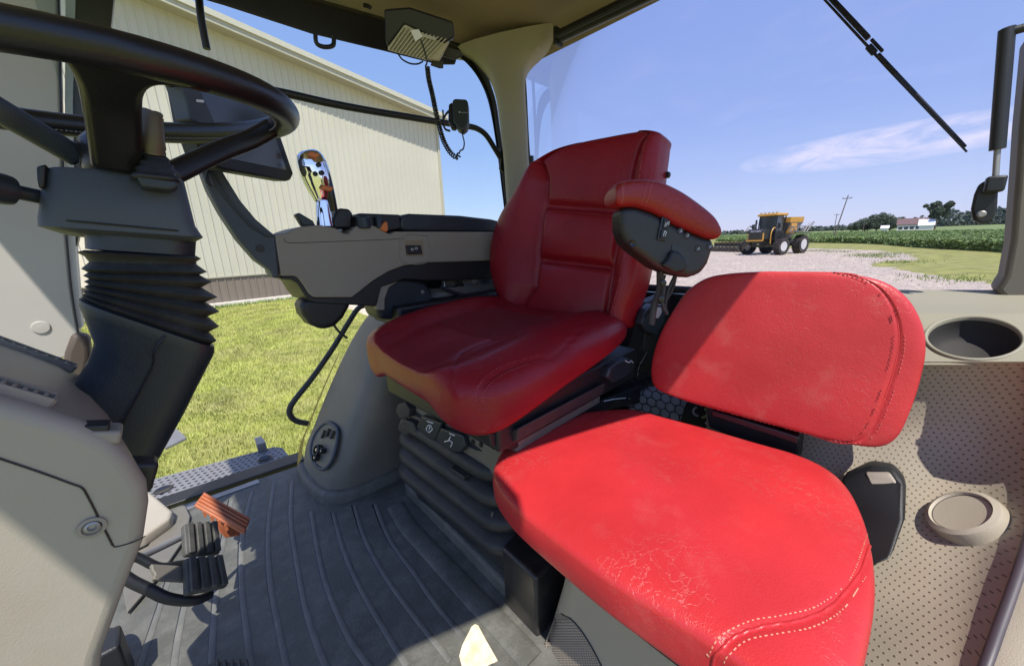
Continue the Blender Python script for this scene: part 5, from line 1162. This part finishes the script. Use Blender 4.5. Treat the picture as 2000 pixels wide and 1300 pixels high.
stitches('cushion_stitching', ppos, [(.012, .12), (.010, .22), (.008, .34), (.010, .46)], pcu, r=.0007, step=.006)
# backrest
qn = Vector((1, 0, -.10)).normalized(); q0 = (.835, .2, .46)
Lp_ = [PN(a, b, qn, q0) for a, b in [(1370, 786), (1310, 766), (1283, 750), (1277, 720), (1284, 680), (1300, 640), (1325, 598), (1350, 565), (1385, 543), (1430, 534), (1500, 530)]]
Rp_ = [PN(a, b, qn, q0) for a, b in [(1600, 846), (1670, 862), (1722, 866), (1756, 845), (1782, 790), (1800, 730), (1808, 680), (1800, 630), (1770, 580), (1720, 548), (1640, 531)]]
def q_front(s, t):
    v = .026+.006*math.sin(math.pi*s)*math.sin(math.pi*t)-.0035*gauss(s-.922, .005); return v
pb, qpos = quilt('backrest', Lp_, Rp_, -qn, q_front, lambda s, t: .045, RED3, ps, p=7, q=7, ns=120, ntt=100)
stitches('backrest_stitching', qpos, [(.895, .985), (.902, .9), (.905, .7), (.905, .45), (.902, .2), (.89, .03)], pb, r=.0007, step=.0065, lift=.0018, m=mat('dark_red_thread', (.10, .008, .01), .7))
stitches('backrest_stitching', qpos, [(.93, .98), (.936, .9), (.939, .7), (.939, .45), (.936, .2), (.924, .04)], pb, r=.0006, step=.0065, lift=.0014)
g = Bag(); g.sweep(cr([qpos(a, b) for a, b in [(.912, .98), (.919, .9), (.922, .7), (.922, .45), (.919, .2), (.907, .035)]], 12), .0016, 8); g.make('backrest_piping', RED3, pb, True)
stitches('backrest_stitching', qpos, [(.05, .055), (.3, .045), (.6, .045), (.85, .05)], pb, r=.0007, step=.007)
slab('hinge_bracket', [PN(a, b, qn, Vector(q0)+Vector((.03, 0, 0))) for a, b in [(1375, 780), (1565, 830), (1558, 905), (1385, 835)]], (.05, 0, 0), BLACK, ps, .004)
slab('hinge_bar', [PN(a, b, qn, Vector(q0)+Vector((-.005, 0, 0))) for a, b in [(1390, 800), (1560, 852), (1558, 868), (1388, 812)]], (.02, 0, 0), BLACKG, ps, .003)
# pedestal below the passenger cushion
pd = thing('seat_pedestal', 'beige seat pedestal with fine mesh grille under the passenger cushion', 'pedestal')
def PED(pts, y): return [PY(a, b, y) for a, b in pts]
xs_ = []
prof = [(1068, 1420), (1052, 1340), (1062, 1260), (1078, 1200), (1092, 1150), (1098, 1110)]
pe = cr([PX(a, b, .435-.02*i*0) for i, (a, b) in enumerate(prof)], 6); rg = []
for p in pe:
    ring = [Vector((p.x+.45, p.y+.01, p.z)), Vector((p.x+.12, p.y+.01, p.z)), Vector((p.x+.03, p.y+.006, p.z)), Vector((p.x, p.y-.02, p.z)), Vector((p.x-.01, p.y-.07, p.z)), Vector((p.x-.015, p.y-.18, p.z)), Vector((p.x-.01, p.y-.34, p.z)), Vector((p.x+.02, p.y-.44, p.z))]
    rg.append(cr(ring, 5))
MESHD = dots('fine_mesh_plastic', (.36, .31, .24), (.12, .09, .07), .0055, .0048, .0018, .55, .8)
ped = loft('pedestal_body', rg, mat('pedestal_plastic', (.33, .29, .21), .5, .06, 3, .2, 500), pd, closed=False)
# mesh grille: patch of the same surface, set 3 mm proud
def surf(rg, u, v):
    i = v*(len(rg)-1); a = int(min(i, len(rg)-2)); j = u*(len(rg[0])-1); b = int(min(j, len(rg[0])-2)); fi_, fj = i-a, j-b
    return rg[a][b].lerp(rg[a][b+1], fj).lerp(rg[a+1][b].lerp(rg[a+1][b+1], fj), fi_)
bv = BVHTree.FromPolygons([v.co for v in ped.data.vertices], [tuple(p.vertices) for p in ped.data.polygons])
gr_ = []
for i in range(16):
    y_ = 1198+(1330-1198)*i/15; t = i/15; x0, x1 = 1088-46*t**.8, 1096+92*t**.62; row = []
    for k in range(16):
        d = ray(x0+(x1-x0)*k/15, y_).normalized(); h = bv.ray_cast(C0, d)
        row.append((h[0] if h[0] else (row[-1] if row else PX(x0, y_, .43)))-d*.003)
    gr_.append(row)
loft('mesh_grille', gr_, MESHD, pd, closed=False, uv=True)
tube('grille_edge', [r_[-1] for r_ in gr_], .0011, BLACK, pd, 6, 0)
slab('pedestal_apron', [Vector((.52, .34, .10)), Vector((.52, .03, .10)), Vector((.75, .03, .10)), Vector((.75, .34, .10))], (0, 0, .20), BEIGED, pd, .01)
# =================================================================== NEAR WHEEL ARCH + SHELF
na = thing('side_console', 'beige perforated wheel arch console with flat top shelf by the open door', 'console')
cols = [1380, 1480, 1560, 1640, 1720, 1790, 1850, 1900, 1940, 1965, 1985]
rowsd = [(706, .903), (730, .915), (780, .925), (850, .92), (930, .88), (1020, .80), (1110, .72), (1200, .65), (1300, .58), (1420, .52), (1560, .46)]
def archpt(px, py):
    for (a, b), (c, d) in zip(rowsd, rowsd[1:]):
        if py <= c: t = (py-a)/(c-a); x = b+(d-b)*t; break
    k = max(0, (px-1850)/150.); return PX(px, py, x-.035*k*k)
rg = []
for py, _ in rowsd:
    lim = 1998-(py-1080)*.36 if py > 1080 else 2010
    rg.append([archpt(c_ if c_ < 1800 else 1800+(c_-1800)*(lim-1800)/(1985-1800), py) for c_ in cols])
rg = [cr(r_, 4) for r_ in rg]; n = len(rg[0]); colsC = [cr([r_[k] for r_ in rg], 5) for k in range(n)]; rg2 = [[colsC[k][i] for k in range(n)] for i in range(len(colsC[0]))]
PERFB = dots('perforated_beige', (.34, .295, .225), (.14, .11, .08), .0088, .0076, .00125, .6, .7)
# UVs measured along the sheet
vs, fs, uvs = [], [], []
for i, r_ in enumerate(rg2):
    for k, p in enumerate(r_): vs.append(p); uvs.append((-p.y, 0))
m_ = len(rg2)
for k in range(n):
    acc = 0
    for i in range(m_):
        if i: acc += (rg2[i][k]-rg2[i-1][k]).length
        uvs[i*n+k] = (uvs[i*n+k][0]+1, acc+1)
for i in range(m_-1):
    for k in range(n-1): a = i*n+k; fs.append((a, a+1, a+n+1, a+n))
fixn(mesh('perforated_panel', vs, fs, PERFB, na, True, uvs))
# piped edge and outer sill skin
ed = [r_[-1] for r_ in rg2]; tube('edge_piping', [p+Vector((-.002, -.002, 0)) for p in ed[::3]], .006, mat('dark_piping', (.05, .04, .05), .5), na, 8, 3)
outer = [[p, p+Vector((-.02, -.012, .004)), p+Vector((-.05, -.04, 0)), p+Vector((-.07, -.10, -.02))] for p in ed]
loft('outer_skin', outer, BEIGE, na, closed=False)
# shelf with the sunken door pull cup pressed into it
SHELF = mat('shelf_beige', (.24, .225, .165), .6, .05, 5, .2, 500)
def shp(u, v):   # u across in pixels of the photo, v 0 near .. 1 far
    keys = [(0, 712, .90), (.55, 612, 1.02), (.62, 604, 1.05), (.8, 585, 1.12), (1, 566, 1.21)]
    for (v0, p0_, x0), (v1, p1_, x1) in zip(keys, keys[1:]):
        if v <= v1+1e-9: t = (v-v0)/(v1-v0); pa_, pb_ = PX(u, p0_, x0), PX(u, p1_, x1); return pa_.lerp(pb_, t)
    return pb_
NU, NV = 150, 90; SV, SF, WF = [], [], []
ctr_ = shp(1898, .275); nrm_ = (shp(1990, .275)-ctr_).cross(shp(1898, .5)-ctr_).normalized(); nrm_ = nrm_ if nrm_.dot(C0-ctr_) > 0 else -nrm_
def einside(p):
    d_ = p-ctr_; ua = (shp(1990, .275)-ctr_).normalized(); va = nrm_.cross(ua); a_ = (shp(1998, .275)-ctr_).length; b_ = (shp(1898, .50)-ctr_).length
    return math.hypot(d_.dot(ua)/a_, d_.dot(va)/b_)
for j in range(NV+1):
    for i in range(NU+1):
        p = shp(1640+440*i/NU, j/NV); SV.append((p, einside(p)))
for j in range(NV):
    for i in range(NU):
        q = j*(NU+1)+i; f_ = (q, q+1, q+NU+2, q+NU+1)
        if min(SV[k][1] for k in f_) > .99: SF.append(f_)
o = fixn(mesh('top_shelf', [v for v, _ in SV], SF, SHELF, na))
bm = bmesh.new(); bm.from_mesh(o.data); bmesh.ops.delete(bm, geom=[v for v in bm.verts if not v.link_faces], context='VERTS'); bm.to_mesh(o.data); bm.free()
ua_ = (shp(1990, .275)-ctr_).normalized(); va_ = nrm_.cross(ua_); ea = (shp(1998, .275)-ctr_).length; eb = (shp(1898, .50)-ctr_).length
def ell(k_, off, n=72): return [ctr_+ua_*math.cos(2*math.pi*k/n)*ea*k_+va_*math.sin(2*math.pi*k/n)*eb*k_+nrm_*off for k in range(n)]
loft('cup_rim', [ell(1.07, -.002), ell(1.065, .0022), ell(1.04, .0038), ell(1.0, .0038), ell(.97, .002), ell(.96, -.006)], SHELF, na, cap=False)
loft('cup_well', [ell(.962, -.004), ell(.94, -.016), ell(.86, -.034), ell(.7, -.042), ell(.01, -.043)], mat('matt_black', (.03, .028, .026), .8), na, cap=False)
# air vent disc
vc = archpt(1898, 1020); vn = (archpt(1960, 1020)-archpt(1830, 1020)).cross(archpt(1898, 1100)-archpt(1898, 940)).normalized(); vn = vn if vn.dot(C0-vc) > 0 else -vn; vc = vc+vn*.006
vr = (PN(1975, 1020, vn, vc)-vc).length
lathe('vent_ring', vc, vn, [(vr*1.0, -.03), (vr*1.0, .006), (vr*.96, .014), (vr*.82, .017), (vr*.78, .013), (vr*.2, .012), (.001, .012)], BEIGE, na, 48)
lathe('vent_seam', vc+vn*.0125, vn, [(vr*.775, 0), (vr*.765, .0012), (vr*.755, 0)], BLACK, na, 48, cap=False)
# belt retractor cover
slab('retractor_cover', [archpt(a, b)+Vector((-.03, 0, .01)) for a, b in [(1648, 930), (1700, 905), (1745, 912), (1768, 940), (1765, 1010), (1740, 1080), (1690, 1100), (1650, 1060), (1630, 990)]], (.03, 0, 0), BLACK, na, .008, 4)
slab('retractor_cap', [archpt(a, b)+Vector((-.036, 0, .012)) for a, b in [(1690, 918), (1735, 918), (1752, 938), (1700, 940)]], (.01, 0, 0), BEIGE2, na, .003)
# =================================================================== NET POCKET BEHIND THE SEATS
np_ = thing('net_pocket', 'pale bag behind black hexagonal netting between the two seats', 'storage net')
xn = .97
slab('pale_bag', [PX(a, b, xn) for a, b in [(1215, 770), (1300, 755), (1372, 790), (1350, 850), (1300, 850), (1230, 815)]], (.05, 0, 0), mat('pale_blue_plastic_bag', (.30, .33, .40), .35, .2, 20), np_, .01)
g = Bag(); P0 = PX(1290, 790, xn-.006); hx = .0155
for i in range(-6, 7):
    for j in range(-4, 5):
        c = P0+Vector((0, hx*math.sqrt(3)*(i+.5*(j % 2)), hx*1.5*j))
        for k in range(3):
            q = math.radians(30+60*k); q2 = math.radians(90+60*k); g.bar(c+Vector((0, math.cos(q), math.sin(q)))*hx, c+Vector((0, math.cos(q2), math.sin(q2)))*hx, .0012, 5)
g.make('hex_netting', BLACKG, np_)
sbx = thing('storage_crate', 'black case with curved grey and green emblem behind the passenger seat', 'case')
slab('case_body', [PX(a, b, .93) for a, b in [(1340, 785), (1420, 790), (1420, 850), (1320, 850)]], (.04, 0, 0), BLACK, sbx, .004)
def arc(cx_, cy_, r_, a0_, a1_, x): return [PX(cx_+math.cos(math.radians(q))*r_, cy_+math.sin(math.radians(q))*r_*.75, x) for q in range(a0_, a1_+1, 12)]
tube('emblem_arc', arc(1366, 803, 12, 100, 250, .928), .0028, mat('emblem_grey', (.35, .36, .33), .5), sbx, 6, 0)
tube('emblem_arc', arc(1370, 806, 12, -60, 90, .928), .0028, mat('emblem_green', (.35, .40, .14), .5), sbx, 6, 0)
tube('emblem_stroke', [PX(1378, 824, .928), PX(1384, 834, .928), PX(1376, 838, .928)], .0018, WHITE, sbx, 6, 0)
# =================================================================== RADIO, MICROPHONE, GRAB BAR
ra = thing('two_way_radio', 'boxy two way radio with finned heat sink hung from the headliner', 'radio')
rn = Vector((-.55, -.75, -.37)).normalized(); r0_ = PD(822, 80, .97)
def RP(a, b, o_=0): return PN(a, b, rn, r0_)+rn*o_
slab('radio_body', [RP(a, b) for a, b in [(750, 18), (800, 14), (885, 42), (889, 72), (868, 86), (790, 48), (758, 92), (752, 80)]], -rn*.06, BLACK, ra, .005)
slab('heat_sink', [RP(a, b, -.004) for a, b in [(787, 44), (872, 72), (878, 82), (858, 120), (828, 116), (757, 98), (757, 88)]], -rn*.045, ALU, ra, .003)
g = Bag()
for k in range(12):
    t = k/11; a = Vector((789+82*t, 54+22*t)); b = Vector((759+72*t, 98+20*t)); p, q = RP(a.x, a.y, .002), RP(b.x, b.y, .002); w_ = (RP(872, 76)-RP(789, 54)).normalized()*.0016
    g.box((p+q)/2, (q-p)/2, w_, rn*.005)
g.make('heat_sink_fin', ALU, ra)
slab('sticker', [RP(a, b, .008) for a, b in [(802, 60), (818, 58), (826, 72), (812, 82)]], rn*.0005, WHITE, ra, 0)
slab('label_strip', [RP(a, b, .0075) for a, b in [(826, 66), (852, 74), (850, 80), (824, 72)]], rn*.0005, PALEG, ra, 0)
slab('mount_bracket', [RP(a, b, -.02) for a, b in [(846, 112), (866, 118), (866, 134), (858, 134), (840, 128)]], -rn*.02, BLACK, ra, .002)
slab('mount_bracket', [RP(a, b, -.05) for a, b in [(868, 86), (900, 96), (906, 108), (890, 116), (862, 108)]], -rn*.02, BLACK, ra, .003)
tube('radio_cable', [RP(a, b, .006) for a, b in [(822, 78), (828, 95), (834, 118), (833, 126)]], .0022, BLACK, ra, 6, 5)
tube('radio_cable', [RP(a, b, -.01) for a, b in [(776, 104), (785, 116), (800, 124), (815, 125), (826, 120)]], .0022, BLACK, ra, 6, 5)
mc = thing('hand_microphone', 'black hand microphone with coiled cord clipped by the corner pillar', 'microphone')
def MP(a, b, o_=0): p = PD(a, b, 1.02); return p-fw*o_
slab('mic_body', [MP(a, b) for a, b in [(883, 196), (888, 192), (910, 193), (914, 198), (915, 236), (912, 248), (903, 255), (894, 250), (884, 236)]], fw*.028, mat('mic_black', (.02, .03, .028), .4, .1), mc, .005, 4)
slab('mic_side', [MP(a, b, -.008) for a, b in [(875, 200), (882, 195), (886, 236), (890, 246), (880, 246), (874, 232)]], fw*.02, BLACK, mc, .004)
tube('mic_hook', [MP(a, b, -.01) for a, b in [(876, 212), (868, 222), (864, 234), (868, 248), (878, 252)]], .003, BLACK, mc, 6, 5)
text('mic_lettering', 'MOTOROLA', MP(900.5, 221.5, .0006), rt, up, .0042, mat('print_grey', (.4, .42, .42), .5), mc)
lathe('mic_emblem', MP(897.5, 219.5, .0002), -fw, [(.0022, 0), (.0022, .0006), (.001, .0006)], mat('print_grey', (.4, .42, .42)), mc, 14)
cl_ = cr([MP(a, b, -.01) for a, b in [(833, 124), (836, 150), (843, 180), (849, 210), (856, 240), (864, 268), (874, 288), (884, 300), (892, 304), (896, 298)]], 40)
def coil(path, R, turns, r_):
    L_ = [0]
    for a, b in zip(path, path[1:]): L_.append(L_[-1]+(b-a).length)
    T = L_[-1]; out = []; N = turns*10; j = 0; pa = None
    for i in range(N+1):
        s = T*i/N
        while j < len(L_)-2 and L_[j+1] < s: j += 1
        f = (s-L_[j])/(L_[j+1]-L_[j]+1e-12); c = path[j].lerp(path[j+1], f); t = (path[j+1]-path[j]).normalized()
        a = t.orthogonal().normalized() if pa is None else (pa-t*pa.dot(t)).normalized(); pa = a; b = t.cross(a); q = 2*math.pi*i/10
        out.append(c+a*math.cos(q)*R+b*math.sin(q)*R)
    return out
g = Bag(); g.sweep(coil(cl_, .0056, 42, 0), .0021, 5); g.make('coiled_cord', BLACK, mc, True)
tube('cord_end', [MP(a, b, -.008) for a, b in [(896, 298), (898, 292), (904, 288), (906, 276), (903, 262), (902, 254)]], .0020, BLACK, mc, 6, 6)
gb_ = thing('grab_bar', 'long black grab bar crossing the side window to the corner pillar', 'grab bar')
tube('bar', [PY(a, b, 1.14) for a, b in [(480, 168), (560, 183), (640, 201), (720, 216), (800, 229), (860, 239), (915, 247), (935, 253), (950, 265), (965, 288), (984, 320)]], .0098, BLACK, gb_, 12, 8)
slab('end_bracket', [PY(a, b, 1.13) for a, b in [(979, 290), (986, 288), (989, 330), (984, 336), (978, 330)]], (0, .012, 0), BLACK, gb_, .002)
for b in (297, 328): lathe('bracket_bolt', PY(983, b, 1.13), (0, -1, 0), [(.006, 0), (.006, .004), (.001, .005)], BLACKG, gb_, 8)
# clamp peg on the bar
tube('mic_clip', [PY(865, 215, 1.13), PY(866, 236, 1.13)], .003, BLACK, gb_, 6, 0)
# ------------------------------------------------------------------ put each Empty at the base of its thing
bpy.context.view_layer.update()
for t in THINGS:
    mn_, mx_ = Vector((1e9,)*3), Vector((-1e9,)*3)
    for ch in t.children_recursive:
        if ch.type == 'MESH' and len(ch.data.vertices):
            for v in ch.data.vertices:
                for k in range(3): mn_[k] = min(mn_[k], v.co[k]); mx_[k] = max(mx_[k], v.co[k])
    loc = Vector(((mn_.x+mx_.x)/2, (mn_.y+mx_.y)/2, mn_.z)); t.location = loc
    for ch in t.children: ch.matrix_parent_inverse = Matrix.Translation(-loc)
